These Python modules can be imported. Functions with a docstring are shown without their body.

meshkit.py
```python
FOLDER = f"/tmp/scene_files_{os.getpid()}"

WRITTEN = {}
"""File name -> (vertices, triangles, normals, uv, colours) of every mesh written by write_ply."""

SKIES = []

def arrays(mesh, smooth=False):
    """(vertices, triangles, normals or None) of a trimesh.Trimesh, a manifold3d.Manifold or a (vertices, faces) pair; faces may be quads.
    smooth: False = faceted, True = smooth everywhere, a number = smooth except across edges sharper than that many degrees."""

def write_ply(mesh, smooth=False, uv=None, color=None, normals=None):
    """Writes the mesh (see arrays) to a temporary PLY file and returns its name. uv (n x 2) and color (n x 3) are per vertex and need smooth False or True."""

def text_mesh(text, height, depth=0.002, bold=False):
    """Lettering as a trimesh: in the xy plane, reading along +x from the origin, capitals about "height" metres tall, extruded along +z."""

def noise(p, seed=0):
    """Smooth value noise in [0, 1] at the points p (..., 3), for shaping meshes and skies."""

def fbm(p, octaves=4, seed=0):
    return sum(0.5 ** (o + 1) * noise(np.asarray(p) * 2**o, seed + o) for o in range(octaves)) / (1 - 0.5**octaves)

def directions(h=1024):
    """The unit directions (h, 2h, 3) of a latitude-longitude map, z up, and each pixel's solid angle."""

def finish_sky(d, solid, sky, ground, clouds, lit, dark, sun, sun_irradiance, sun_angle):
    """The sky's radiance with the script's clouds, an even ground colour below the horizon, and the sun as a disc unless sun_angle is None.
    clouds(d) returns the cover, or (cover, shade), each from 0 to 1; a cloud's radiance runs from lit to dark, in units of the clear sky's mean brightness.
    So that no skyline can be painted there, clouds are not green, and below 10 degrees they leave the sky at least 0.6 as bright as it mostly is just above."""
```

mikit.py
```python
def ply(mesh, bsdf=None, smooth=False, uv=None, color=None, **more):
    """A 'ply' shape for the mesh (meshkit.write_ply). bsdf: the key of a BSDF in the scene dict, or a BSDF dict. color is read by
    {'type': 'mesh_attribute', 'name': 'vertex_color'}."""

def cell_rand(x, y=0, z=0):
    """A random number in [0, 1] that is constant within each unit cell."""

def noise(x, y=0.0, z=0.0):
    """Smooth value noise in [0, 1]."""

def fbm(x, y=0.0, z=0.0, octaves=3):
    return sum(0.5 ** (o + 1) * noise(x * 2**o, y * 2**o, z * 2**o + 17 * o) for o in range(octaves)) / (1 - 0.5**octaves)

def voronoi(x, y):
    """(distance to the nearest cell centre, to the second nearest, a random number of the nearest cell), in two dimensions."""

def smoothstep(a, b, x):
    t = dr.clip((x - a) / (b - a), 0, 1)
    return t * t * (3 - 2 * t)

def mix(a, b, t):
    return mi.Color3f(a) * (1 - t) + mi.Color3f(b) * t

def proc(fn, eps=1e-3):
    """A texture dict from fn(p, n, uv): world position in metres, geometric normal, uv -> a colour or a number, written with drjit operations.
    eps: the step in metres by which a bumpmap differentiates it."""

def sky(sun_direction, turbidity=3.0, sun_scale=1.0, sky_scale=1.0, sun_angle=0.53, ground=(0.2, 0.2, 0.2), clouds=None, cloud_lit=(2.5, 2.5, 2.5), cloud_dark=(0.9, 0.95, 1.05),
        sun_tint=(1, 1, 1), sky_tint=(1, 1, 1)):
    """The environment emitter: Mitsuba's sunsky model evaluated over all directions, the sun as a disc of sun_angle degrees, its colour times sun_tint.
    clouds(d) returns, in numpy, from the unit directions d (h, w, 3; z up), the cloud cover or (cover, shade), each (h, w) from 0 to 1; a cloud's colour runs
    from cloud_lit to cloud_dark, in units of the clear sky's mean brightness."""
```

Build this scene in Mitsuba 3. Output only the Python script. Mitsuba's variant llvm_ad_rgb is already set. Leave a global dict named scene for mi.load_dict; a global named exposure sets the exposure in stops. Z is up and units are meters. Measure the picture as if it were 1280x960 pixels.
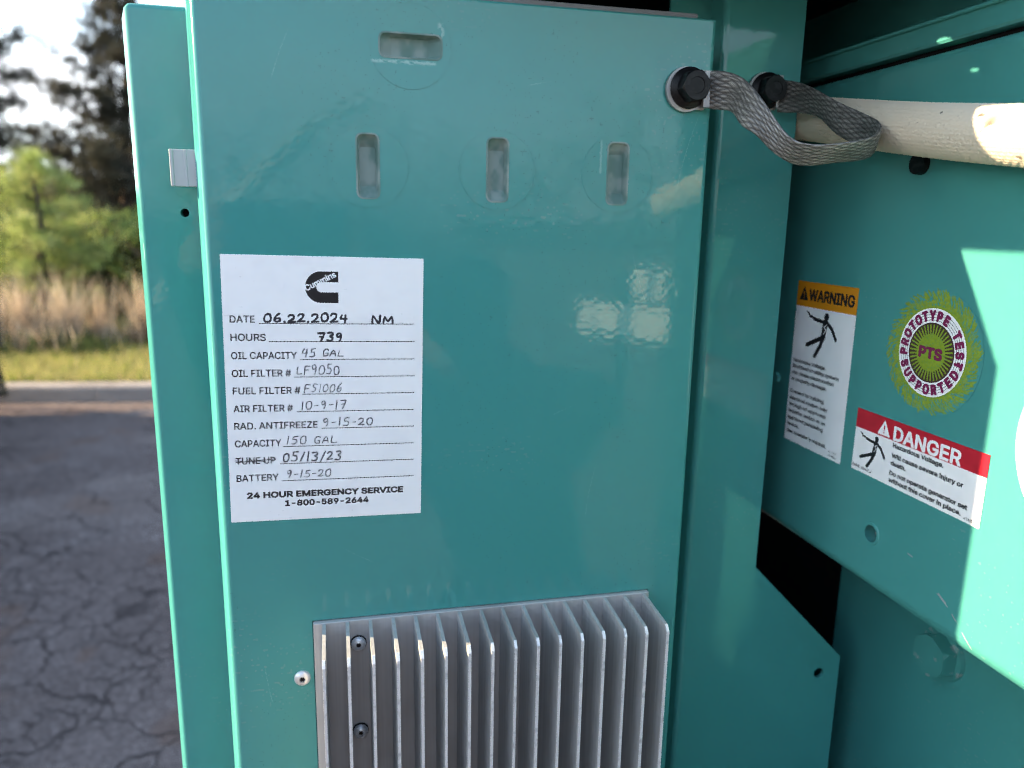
import math, random
import numpy as np, trimesh, drjit as dr, mitsuba as mi
import manifold3d as m3
from manifold3d import Manifold, CrossSection
from shapely.geometry import Polygon, LineString, Point, box as sbox
from shapely.ops import unary_union
from shapely import affinity
import meshkit, mikit
from mikit import proc, noise, fbm, voronoi, smoothstep, mix, cell_rand

T = mi.ScalarTransform4f
scene, labels = {}, {}

# ------------------------------------------------------------------ camera, sky, exposure
# metres; z up, z = 0 is the height of the camera, the ground lies 1.5 m below; y = 0 is the face of the teal control panel
RIGHT = np.array([0.9744, -0.2239, 0.0183]); DOWN = np.array([-0.0293, -0.2075, -0.9778]); FWD = np.array([0.2227, 0.9523, -0.2088])
EYE = np.array([0.0, -0.45, 0.0])
scene['camera'] = {'type': 'thinlens', 'fov': 2 * math.degrees(math.atan(640 / 960.0)), 'fov_axis': 'x',
    'to_world': T().look_at(origin=EYE.tolist(), target=(EYE + FWD).tolist(), up=(-DOWN).tolist()),
    'aperture_radius': 0.0021, 'focus_distance': 0.45, 'near_clip': 0.01, 'far_clip': 3000.0}
SUN = (-1.0, 0.2740, 0.4600)
def cloud_cover(d):
    f = meshkit.fbm(np.stack([d[..., 0], d[..., 1], d[..., 2] * 2.5], -1) * 3.1 + 5.0, 5, 3)
    haze = 0.75 * np.clip(1 - d[..., 2] / 0.42, 0, 1)
    return np.clip(np.clip((f - 0.50) * 3.0, 0, 0.85) + haze, 0, 0.9), np.clip((f - 0.6) * 2, 0, 0.6)
scene['sky'] = mikit.sky(SUN, turbidity=3, sun_scale=0.64, sky_tint=(1.03, 1.0, 0.99), clouds=cloud_cover, cloud_lit=(1.5, 1.5, 1.55), cloud_dark=(0.9, 0.92, 1.0), ground=(0.12, 0.12, 0.1))
exposure = 4.32

# ------------------------------------------------------------------ materials
def rgb(c): return {'type': 'rgb', 'value': list(map(float, c))}
def principled(c, rough, metallic=0.0, spec=0.5, **kw):
    return {'type': 'principled', 'base_color': c if isinstance(c, dict) else rgb(c), 'roughness': rough, 'metallic': metallic, 'specular': spec, **kw}
def mat(name, inner, bump=None, scale=1.0, eps=1e-3):
    if bump is not None: inner = {'type': 'bumpmap', 'arbitrary': proc(bump, eps), 'scale': scale, 'bsdf': inner}
    scene[name] = {'type': 'twosided', 'bsdf': inner}
TEAL = (0.060, 0.282, 0.264)
def teal_col(p, n, uv):
    dust = smoothstep(0.52, 0.8, fbm(p.x * 9, p.y * 9, p.z * 6 + 3, 4))
    speck = smoothstep(0.80, 0.86, noise(p.x * 520, p.y * 520, p.z * 520)) * smoothstep(0.55, 0.75, fbm(p.x * 14 + 7, p.y * 14, p.z * 14, 2))
    c = mix(TEAL, (0.076, 0.280, 0.264), dust * 0.55)
    film = smoothstep(0.45, 0.85, fbm(p.x * 4 + 2, p.y * 4, p.z * 2.2, 3)) * (0.4 + 0.6 * noise(p.x * 260, p.y * 260, p.z * 110))
    c = mix(c, (0.15, 0.27, 0.24), film * 0.16)
    return mix(c, (0.18, 0.32, 0.30), speck * 0.5)
def smudge(p, n, uv):
    return 0.035 + 0.085 * smoothstep(0.52, 0.78, fbm(p.x * 17 + 3, p.y * 17, p.z * 13, 4)) + 0.03 * noise(p.x * 60, p.y * 60, p.z * 8)
def peel(p, n, uv):
    return noise(p.x * 420, p.y * 420, p.z * 420) * 1.5 + noise(p.x * 140 + 9, p.y * 140, p.z * 140) * 1.9 + fbm(p.x * 11, p.y * 11, p.z * 11, 2) * 28
mat('teal_paint', principled(proc(teal_col), proc(smudge), spec=0.42), peel, 0.00001, 6e-4)
mat('teal_dull', principled(proc(teal_col), 0.24, spec=0.45), peel, 0.00001, 6e-4)
def panel_col(p, n, uv):
    # worn scuffs on the face of the control panel
    w = 0.0009 * (fbm(p.x * 500, p.z * 500, 0, 2) - 0.5)
    def scuff(x0, x1, z0, z1, f=0.0008):
        return smoothstep(x0 - f, x0 + f, p.x + w) * (1 - smoothstep(x1 - f, x1 + f, p.x + w)) * smoothstep(z0 - f, z0 + f, p.z + w) * (1 - smoothstep(z1 - f, z1 + f, p.z + w))
    k = dr.maximum(scuff(0.0235, 0.0585, 0.0826, 0.0842) * smoothstep(0.25, 0.6, fbm(p.x * 420, p.z * 900, 3, 2)), scuff(0.1563, 0.1572, 0.028, 0.047) * 0.8)
    k = dr.maximum(k, scuff(0.0598, 0.0632, 0.0955, 0.1045) * smoothstep(0.5, 0.62, fbm(p.x * 500, p.z * 300, 8, 2)) * 0.8)
    for x0, z0, a, l in ((-0.03, 0.07, 1.2, 0.03), (0.13, -0.12, 0.4, 0.02), (0.19, -0.05, 1.9, 0.035), (0.02, -0.21, 2.6, 0.025), (0.11, 0.075, 0.2, 0.018), (0.155, -0.19, 1.4, 0.04), (-0.045, -0.30, 1.7, 0.03), (0.205, 0.02, 1.3, 0.05)):
        u = (p.x - x0) * math.cos(a) + (p.z - z0) * math.sin(a) + 0; v = -(p.x - x0) * math.sin(a) + (p.z - z0) * math.cos(a) + 6 * (u - l / 2) * (u - l / 2) * 0.4
        k = dr.maximum(k, (1 - smoothstep(0.0001, 0.00032, dr.abs(v + w * 0.3))) * smoothstep(0, 0.004, u) * (1 - smoothstep(l - 0.01, l, u)) * 0.5 * noise(u * 900, 3, 1))
    grit = smoothstep(0.91, 0.95, noise(p.x * 900, p.z * 900, 5)) * smoothstep(0.56, 0.68, fbm(p.x * 30, p.z * 30, 2, 2))
    return mix(mix(teal_col(p, n, uv), (0.30, 0.50, 0.47), k * 0.75), (0.02, 0.06, 0.06), grit * 0.4)
mat('panel_paint', principled(proc(panel_col), proc(smudge), spec=0.42), peel, 0.00001, 6e-4)
def cover_col(p, n, uv):
    def line(y0, z0, y1, z1, w):
        dy, dz = y1 - y0, z1 - z0; L2 = dy * dy + dz * dz
        t = dr.clip(((p.y - y0) * dy + (p.z - z0) * dz) / L2, 0, 1); j = 0.0012 * (fbm(p.y * 260, p.z * 260, 4, 2) - 0.5)
        return 1 - smoothstep(w * 0.4, w, dr.sqrt(dr.square(p.y - y0 - t * dy + j) + dr.square(p.z - z0 - t * dz)))
    k = dr.maximum(line(-0.0900, -0.2115, -0.1035, -0.2177, 0.0011), line(-0.1035, -0.2177, -0.1240, -0.2340, 0.0006))
    k = k * smoothstep(0.35, 0.55, noise(p.y * 600, p.z * 600, 2))
    k = dr.maximum(k, line(-0.0680, -0.2005, -0.0720, -0.2010, 0.0006))
    return mix(teal_col(p, n, uv), (0.35, 0.33, 0.36), k * 0.7)
mat('cover_paint', principled(proc(cover_col), proc(smudge), spec=0.5), peel, 0.00001, 6e-4)
def recess_col(p, n, uv):
    g = fbm(p.x * 160, p.y * 160, p.z * 90, 3)
    return mix((0.13, 0.225, 0.20), (0.25, 0.325, 0.30), smoothstep(0.35, 0.7, g))
mat('recess_metal', principled(proc(recess_col), 0.65, spec=0.3))
def alu_col(p, n, uv):
    streak = fbm(p.x * 500, p.y * 500, p.z * 7, 3); blot = fbm(p.x * 22, p.y * 22, p.z * 16 + 3, 3)
    c = mix((0.40, 0.402, 0.402), (0.53, 0.53, 0.528), streak)
    return mix(c, (0.30, 0.298, 0.295), smoothstep(0.5, 0.8, blot) * 0.6)
mat('aluminium', principled(proc(alu_col), 0.45, metallic=0.3, spec=0.5), lambda p, n, uv: noise(p.x * 900, p.y * 900, p.z * 12), 0.00002, 4e-4)
mat('bright_edge', principled(proc(lambda p, n, uv: mix((0.55, 0.56, 0.58), (0.84, 0.84, 0.85), smoothstep(0.15, 0.5, fbm(p.x * 200, p.y * 200, p.z * 220, 3)))), 0.4, metallic=0.3))
mat('bright_steel', principled((0.74, 0.74, 0.75), 0.33, metallic=0.55))
mat('zinc_plate', principled(proc(lambda p, n, uv: mix((0.30, 0.30, 0.30), (0.50, 0.50, 0.49), fbm(p.x * 240, p.y * 240, p.z * 240, 3))), 0.5, metallic=0.8))
mat('grey_clip', principled((0.42, 0.43, 0.45), 0.45, metallic=0.25))
mat('black_bolt', principled(proc(lambda p, n, uv: mix((0.003, 0.003, 0.004), (0.014, 0.014, 0.016), smoothstep(0.45, 0.8, fbm(p.x * 300, p.y * 300, p.z * 300, 3)))), 0.42, spec=0.3))
mat('seal_grey', principled((0.20, 0.20, 0.20), 0.7))
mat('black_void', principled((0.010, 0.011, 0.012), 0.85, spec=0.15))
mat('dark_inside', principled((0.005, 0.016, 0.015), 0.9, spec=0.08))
def paper_col(p, n, uv):
    g = fbm(p.x * 60, p.y * 60, p.z * 60, 4); s = smoothstep(0.90, 0.95, noise(p.x * 420, p.y * 420, p.z * 420))
    return mix(mix((0.92, 0.92, 0.92), (0.86, 0.86, 0.87), smoothstep(0.5, 0.75, g) * 0.5), (0.5, 0.5, 0.5), s * 0.25)
mat('label_white', principled(proc(paper_col), 0.32, spec=0.4))
mat('print_black', principled((0.012, 0.012, 0.015), 0.35, spec=0.4))
mat('marker_ink', principled((0.022, 0.022, 0.03), 0.5, spec=0.3))
mat('pen_ink', principled((0.06, 0.06, 0.07), 0.5, spec=0.3))
mat('rule_grey', principled((0.03, 0.03, 0.03), 0.5, spec=0.3))
mat('warning_orange', principled((0.66, 0.25, 0.012), 0.3, spec=0.4))
mat('danger_red', principled((0.50, 0.018, 0.035), 0.3, spec=0.4))
mat('sticker_green', principled(proc(lambda p, n, uv: mix(mix((0.19, 0.29, 0.02), (0.27, 0.36, 0.03), noise(p.x * 900, p.y * 900, p.z * 900)), (0.07, 0.24, 0.17), smoothstep(0.68, 0.76, noise(p.x * 700, p.y * 1500, p.z * 1500)) * 0.6)), 0.4, spec=0.4))
mat('sticker_brown', principled((0.06, 0.035, 0.025), 0.4, spec=0.4))
mat('sticker_purple', principled((0.19, 0.014, 0.075), 0.4, spec=0.4))
scene['clear_film'] = {'type': 'twosided', 'bsdf': principled(proc(teal_col), 0.26, spec=0.45)}
def hose_col(p, n, uv):
    d = smoothstep(0.58, 0.78, fbm(p.x * 35, p.y * 22, p.z * 35, 4))
    sp = smoothstep(0.70, 0.80, fbm(p.x * 210, p.y * 150, p.z * 210, 3)) * smoothstep(0.5, 0.62, fbm(p.x * 30 + 4, p.y * 24, p.z * 30, 2))
    st = smoothstep(0.42, 0.55, fbm(p.x * 170, p.y * 170, p.z * 170, 4)) * dr.exp(-dr.square((p.y + 0.1160) / 0.0045) - dr.square((p.z - 0.0500) / 0.0055)) * 0.9
    return mix(mix((0.66, 0.585, 0.46), (0.44, 0.38, 0.29), d * 0.6), (0.07, 0.06, 0.05), dr.maximum(sp * 0.9, st))
mat('woven_sleeve', principled(proc(hose_col), 0.75, spec=0.3))
scene['braid_wire'] = {'type': 'twosided', 'bsdf': principled({'type': 'mesh_attribute', 'name': 'vertex_color'}, 0.48, metallic=0.55, spec=0.5)}
scene['leaf'] = {'type': 'principledthin', 'base_color': {'type': 'mesh_attribute', 'name': 'vertex_color'}, 'roughness': 0.6, 'diff_trans': 0.7}
scene['bark'] = {'type': 'diffuse', 'reflectance': proc(lambda p, n, uv: mix((0.035, 0.028, 0.024), (0.10, 0.08, 0.07), fbm(p.x * 14, p.y * 14, p.z * 3, 4)))}
def crack_map(p):
    q = fbm(p.x * 7, p.y * 7, 1, 4) - 0.5; q2 = fbm(p.x * 7, p.y * 7, 9, 4) - 0.5
    wx, wy = p.x + 0.16 * q, p.y + 0.16 * q2
    a, b, r = voronoi(wx * 8.5, wy * 8.5); big, b2, r2 = voronoi(wx * 2.9 + 4, wy * 2.9)
    keep = smoothstep(0.47, 0.60, fbm(p.x * 1.9, p.y * 1.9, 4, 2)); keep2 = smoothstep(0.36, 0.5, fbm(p.x * 1.3, p.y * 1.3, 14, 2))
    return dr.maximum((1 - smoothstep(0.01, 0.07, b - a)) * keep * 0.8, (1 - smoothstep(0.004, 0.034, b2 - big)) * keep2)
def asphalt_col(p, n, uv):
    fine = noise(p.x * 260, p.y * 260, 3); stone = smoothstep(0.62, 0.80, noise(p.x * 120, p.y * 120, 7))
    c = mix((0.116, 0.093, 0.086), (0.168, 0.136, 0.126), fbm(p.x * 3, p.y * 3, 2, 4))
    c = mix(c, (0.42, 0.38, 0.36), stone * (0.10 + 0.35 * smoothstep(0.55, 0.75, fbm(p.x * 2.4, p.y * 2.4, 11, 3))))
    c = c * (0.60 + 0.80 * fine) * (0.78 + 0.44 * noise(p.x * 70, p.y * 70, 8))
    rust = smoothstep(0.60, 0.74, fbm(p.x * 4, p.y * 4, 31, 3)); c = mix(c, (0.15, 0.095, 0.07), rust * 0.45)
    dust = smoothstep(0.44, 0.66, fbm(p.x * 0.9, p.y * 2.2, 21, 4)) * smoothstep(2.5, 6.0, p.y)
    c = mix(c, (0.30, 0.25, 0.22), dust * 0.6)
    return mix(c, (0.030, 0.026, 0.026), crack_map(p) * 0.78)
def asphalt_h(p, n, uv):
    return noise(p.x * 120, p.y * 120, 7) * 0.005 + fbm(p.x * 40, p.y * 40, 2, 2) * 0.005 - crack_map(p) * 0.006
scene['asphalt'] = {'type': 'bumpmap', 'arbitrary': proc(asphalt_h, 2e-3), 'scale': 1.0, 'bsdf': {'type': 'diffuse', 'reflectance': proc(asphalt_col)}}
scene['concrete'] = {'type': 'diffuse', 'reflectance': proc(lambda p, n, uv: mix((0.22, 0.198, 0.185), (0.38, 0.352, 0.33), fbm(p.x * 5, p.y * 5, p.z * 14, 4)) * (0.8 + 0.4 * noise(p.x * 90, p.y * 90, p.z * 90)))}
scene['soil'] = {'type': 'diffuse', 'reflectance': proc(lambda p, n, uv: mix((0.16, 0.13, 0.06), (0.10, 0.12, 0.035), fbm(p.x * 2, p.y * 2, 0, 4)))}
mat('olive_steel', principled(proc(lambda p, n, uv: mix((0.030, 0.030, 0.018), (0.065, 0.058, 0.035), fbm(p.x * 12, p.y * 12, p.z * 12, 4))), 0.5))
scene['stone'] = {'type': 'diffuse', 'reflectance': rgb((0.45, 0.42, 0.38))}

# ------------------------------------------------------------------ helpers
def tm(m):
    if isinstance(m, Manifold):
        g = m.to_mesh(); return trimesh.Trimesh(g.vert_properties[:, :3], g.tri_verts, process=False)
    return m
def add(key, mesh, bsdf, smooth=30, **kw):
    n, k = key, 0
    while n in scene:
        k += 1; n = f'{key}_{k:03d}'
    scene[n] = mikit.ply(tm(mesh), bsdf, smooth, **kw); return n
def thing(key, label, cat, group=None, kind=None):
    labels[key] = {'label': label, 'category': cat}
    if group: labels[key]['group'] = group
    if kind: labels[key]['kind'] = kind
def mbox(x0, x1, y0, y1, z0, z1): return Manifold.cube([x1 - x0, y1 - y0, z1 - z0]).translate([x0, y0, z0])
def rbox(x0, x1, y0, y1, z0, z1, r, seg=16):
    s = Manifold.sphere(r, seg)
    return Manifold.batch_hull([s.translate([x, y, z]) for x in (x0 + r, x1 - r) for y in (y0 + r, y1 - r) for z in (z0 + r, z1 - r)])
def cross(poly):
    out = []
    for g in getattr(poly, 'geoms', [poly]):
        out.append(np.array(g.exterior.coords)[:-1]); out += [np.array(i.coords)[:-1] for i in g.interiors]
    return CrossSection(out, m3.FillRule.EvenOdd)
def prism_xy(poly, z0, z1): return Manifold.extrude(cross(poly), z1 - z0).translate([0, 0, z0])
def prism_xz(poly, y0, y1):          # polygon in (x, z), extruded along +y
    return Manifold.extrude(cross(affinity.scale(poly, 1, -1, origin=(0, 0))), y1 - y0).rotate([-90, 0, 0]).translate([0, y0, 0])
def prism_yz(poly, x0, x1):          # polygon in (y, z), extruded along +x
    return Manifold.extrude(cross(poly), x1 - x0).rotate([90, 0, 90]).translate([x0, 0, 0])
def arc(cx, cy, r, a0, a1, n=10): return [(cx + r * math.cos(math.radians(a)), cy + r * math.sin(math.radians(a))) for a in np.linspace(a0, a1, n)]
def flat(poly, t=0.0001):
    return trimesh.util.concatenate([trimesh.creation.extrude_polygon(g, t, engine='earcut') for g in getattr(poly, 'geoms', [poly]) if not g.is_empty and g.area > 0])
def frame(o, u, v):
    """(u, v, out) in millimetres on a surface -> world"""
    u, v = np.array(u, float), np.array(v, float); M = np.eye(4); M[:3, 0], M[:3, 1], M[:3, 2], M[:3, 3] = u * 1e-3, v * 1e-3, np.cross(u, v) * 1e-3, o
    return M
def put(mesh, M, lift=0.0):
    m = mesh.copy(); m.vertices = m.vertices + [0, 0, lift]; m.apply_transform(M); return m
def text(s, u, v, cap, width=None, bold=False, t=0.1, rot=0.0, fat=0.0):
    m = meshkit.text_mesh(s, cap, t, bold); v0 = m.vertices.copy()
    v0[:, 0] -= v0[:, 0].min()
    if width: v0[:, 0] *= width / v0[:, 0].max()
    if fat:
        f0 = m.faces; offs = [(0, 0)] + [(fat * math.cos(a), fat * math.sin(a)) for a in np.arange(6) * math.pi / 3]
        v0 = np.vstack([v0 + [x_, y_, 0.004 * i_] for i_, (x_, y_) in enumerate(offs)]); m = trimesh.Trimesh(v0, np.vstack([f0 + i_ * len(m.vertices) for i_ in range(len(offs))]), process=False)
    c, s_ = math.cos(rot), math.sin(rot)
    m.vertices = np.stack([u + c * v0[:, 0] - s_ * v0[:, 1], v + s_ * v0[:, 0] + c * v0[:, 1], v0[:, 2]], 1); return m
def stroke(lines, w): return unary_union([LineString(l).buffer(w / 2, quad_segs=4) for l in lines])
def lathe_y(profile, cx, cz, y0, seg=40):
    """(radius, depth towards the viewer) turned about an axis along -y"""
    m = Manifold.revolve(CrossSection([np.array(profile)[::1]]), seg)
    return m.rotate([90, 0, 0]).translate([cx, y0, cz])
def tube(pts, rad, seg=10):
    pts = np.asarray(pts, float); rad = np.broadcast_to(rad, len(pts)); V, F = [], []
    t = np.gradient(pts, axis=0); t /= np.linalg.norm(t, axis=1, keepdims=True)
    a = np.cross(t[0], [0.3, 0.2, 0.93]); a /= np.linalg.norm(a)
    for i in range(len(pts)):
        a = a - t[i] * (a @ t[i]); a /= np.linalg.norm(a); b = np.cross(t[i], a)
        ang = np.arange(seg) / seg * 2 * math.pi
        V.append(pts[i] + rad[i] * (np.cos(ang)[:, None] * a + np.sin(ang)[:, None] * b))
    V = np.vstack(V)
    for i in range(len(pts) - 1):
        for j in range(seg):
            p, q = i * seg + j, i * seg + (j + 1) % seg; F += [[p, q, q + seg], [p, q + seg, p + seg]]
    n = len(V); V = np.vstack([V, pts[0], pts[-1]])
    for j in range(seg): F += [[(j + 1) % seg, j, n], [n - seg + j, n - seg + (j + 1) % seg, n + 1]]
    return trimesh.Trimesh(V, F, process=False)

# ================================================================== ground, kerb, verge
KA = math.radians(-6.2); KD = np.array([math.cos(KA), math.sin(KA)]); KN = np.array([-KD[1], KD[0]]); K0 = np.array([-1.41, 6.13])   # kerb line
def kp(s, t, z): q = K0 + KD * s + KN * t; return [q[0], q[1], z]
def sheet(s0, s1, t0, t1, z, ns, nt, amp=0.0, slope=0.0):
    S, Tt = np.meshgrid(np.linspace(s0, s1, ns), np.linspace(t0, t1, nt), indexing='ij'); P = np.stack([K0[0] + KD[0] * S + KN[0] * Tt, K0[1] + KD[1] * S + KN[1] * Tt, np.full_like(S, z)], -1)
    P[..., 2] += amp * (meshkit.fbm(P * [0.6, 0.6, 0], 3, 4) - 0.5) + slope * np.clip(Tt - 0.6, 0, 6)
    i = np.arange(ns * nt).reshape(ns, nt); F = np.stack([i[:-1, :-1], i[1:, :-1], i[1:, 1:], i[:-1, 1:]], -1).reshape(-1, 4)
    return (P.reshape(-1, 3), F)
scene['asphalt_lot'] = mikit.ply(sheet(-60, 60, -70, 0.02, -1.5, 41, 61), 'asphalt', False)
labels['asphalt_lot'] = {'label': 'cracked grey asphalt lot', 'kind': 'structure'}
scene['grass_verge'] = mikit.ply(sheet(-60, 60, 0.15, 9, -1.372, 160, 40, 0.05, 0.02), 'soil', True)
labels['grass_verge'] = {'label': 'grassy verge behind the concrete kerb', 'kind': 'structure'}
scene['terrain'] = mikit.ply(sheet(-600, 600, 8.5, 900, -1.24, 60, 60), 'soil', True)
labels['terrain'] = {'label': 'rough ground running to the horizon beyond the verge', 'kind': 'structure'}
labels['kerb'] = {'label': 'weathered concrete kerb between asphalt and grass', 'kind': 'structure'}
kerb_prof = Polygon([(0.012, -1.52), (0.012, -1.5)] + arc(0.055, -1.41, 0.043, 180, 95, 8) + [(0.155, -1.365), (0.165, -1.52)])
for a, b in ((-9.4, -6.55), (-6.545, -3.55), (-3.545, -0.505), (-0.50, 2.5), (2.505, 5.5), (5.505, 8.5)):
    m = tm(Manifold.extrude(cross(kerb_prof), b - a)); v = m.vertices
    P = np.array([kp(a + w, t, z) for t, z, w in v]); add('kerb__kerb_stone', trimesh.Trimesh(P, m.faces, process=False), 'concrete', 40)

rng = np.random.default_rng(5)
def blades(base, height, width, lean, cols, curl=0.35, segs=3):
    """Thin bent leaves: base (n,3), height (n,), colour (n,3). Returns mesh and vertex colours."""
    n = len(base); az = rng.uniform(0, 2 * np.pi, n); d = np.stack([np.cos(az), np.sin(az), 0 * az], 1); side = np.stack([-np.sin(az + 0.9), np.cos(az + 0.9), 0 * az], 1)
    V, C = [], []
    for k in range(segs + 1):
        f = k / segs; c = base + d * (lean * height * f ** 1.7)[:, None] + np.array([0, 0, 1.0]) * (height * f * (1 - curl * lean * f))[:, None]
        w = (width * (1 - f) ** 0.7)[:, None] * side
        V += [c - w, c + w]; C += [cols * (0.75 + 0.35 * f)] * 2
    V = np.stack(V, 1).reshape(-1, 3); C = np.stack(C, 1).reshape(-1, 3); F = []
    o = np.arange(n)[:, None] * 2 * (segs + 1)
    for k in range(segs): F += [o + [2 * k, 2 * k + 1, 2 * k + 3], o + [2 * k, 2 * k + 3, 2 * k + 2]]
    return trimesh.Trimesh(V, np.vstack(F), process=False), np.clip(C, 0, 1)
def pick(cols, n, jit=0.25):
    c = np.array(cols)[rng.integers(0, len(cols), n)]; return c * rng.uniform(1 - jit, 1 + jit, (n, 1))
# mown grass of the verge
n = 26000; s = rng.uniform(-4.5, 2.5, n); t = rng.uniform(0.16, 2.2, n)
P = np.array([kp(a, b, -1.372) for a, b in zip(s, t)]); P[:, 2] += 0.02 * np.clip(t - 0.6, 0, 6)
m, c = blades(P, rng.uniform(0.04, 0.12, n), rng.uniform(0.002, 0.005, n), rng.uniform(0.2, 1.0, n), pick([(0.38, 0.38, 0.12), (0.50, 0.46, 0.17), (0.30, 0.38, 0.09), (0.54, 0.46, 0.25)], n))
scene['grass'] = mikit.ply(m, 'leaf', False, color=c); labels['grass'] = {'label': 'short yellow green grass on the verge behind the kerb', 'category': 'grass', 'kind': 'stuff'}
# tall dry grass in clumps and low green weeds in front of the trees
Pn, Hn, Wn, Ln, Cn = [], [], [], [], []
def clump(x, y, h, r, k, cols, w=(0.003, 0.008), lean=(0.05, 0.45)):
    q = rng.normal(0, 1, (k, 2)) * r; Pn.append(np.column_stack([x + q[:, 0], y + q[:, 1], np.full(k, -1.35)])); Hn.append(h * rng.uniform(0.55, 1.0, k)); Wn.append(rng.uniform(*w, k)); Ln.append(rng.uniform(*lean, k)); Cn.append(pick(cols, k))
TAN = [(0.58, 0.47, 0.35), (0.49, 0.40, 0.29), (0.66, 0.56, 0.43), (0.43, 0.33, 0.24)]
for x, y, h, r, k in ((-2.70, 8.2, 0.62, 0.09, 150), (-2.95, 8.3, 0.48, 0.10, 130), (-2.50, 8.4, 0.42, 0.10, 110), (-1.98, 8.2, 0.52, 0.06, 90), (-1.66, 8.0, 0.60, 0.06, 150), (-1.50, 8.2, 0.70, 0.09, 200), (-2.25, 8.1, 0.32, 0.08, 70), (-3.4, 8.3, 0.8, 0.2, 300), (-1.1, 8.3, 0.7, 0.2, 300), (-2.85, 8.0, 0.35, 0.2, 260), (-2.62, 8.1, 0.95, 0.05, 90), (-2.36, 8.25, 0.85, 0.05, 80), (-1.92, 8.1, 0.95, 0.05, 100), (-1.72, 8.2, 0.9, 0.06, 90), (-3.05, 8.2, 0.95, 0.05, 90), (-0.6, 8.4, 0.7, 0.25, 300), (-4.0, 8.5, 0.8, 0.3, 300)):
    clump(x, y, h, r, k, TAN)
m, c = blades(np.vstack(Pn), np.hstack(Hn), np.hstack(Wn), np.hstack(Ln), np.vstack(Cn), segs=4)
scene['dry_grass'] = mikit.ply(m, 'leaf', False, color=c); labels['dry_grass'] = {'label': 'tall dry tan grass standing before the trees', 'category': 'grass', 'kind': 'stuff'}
Pn, Hn, Wn, Ln, Cn = [], [], [], [], []
for i in range(26): clump(rng.uniform(-4.4, -0.4), rng.uniform(7.6, 8.6), rng.uniform(0.18, 0.42), 0.16, 140, [(0.07, 0.10, 0.04), (0.10, 0.13, 0.05), (0.16, 0.15, 0.08), (0.05, 0.08, 0.03)], (0.006, 0.014), (0.2, 0.9))
m, c = blades(np.vstack(Pn), np.hstack(Hn), np.hstack(Wn), np.hstack(Ln), np.vstack(Cn))
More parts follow.
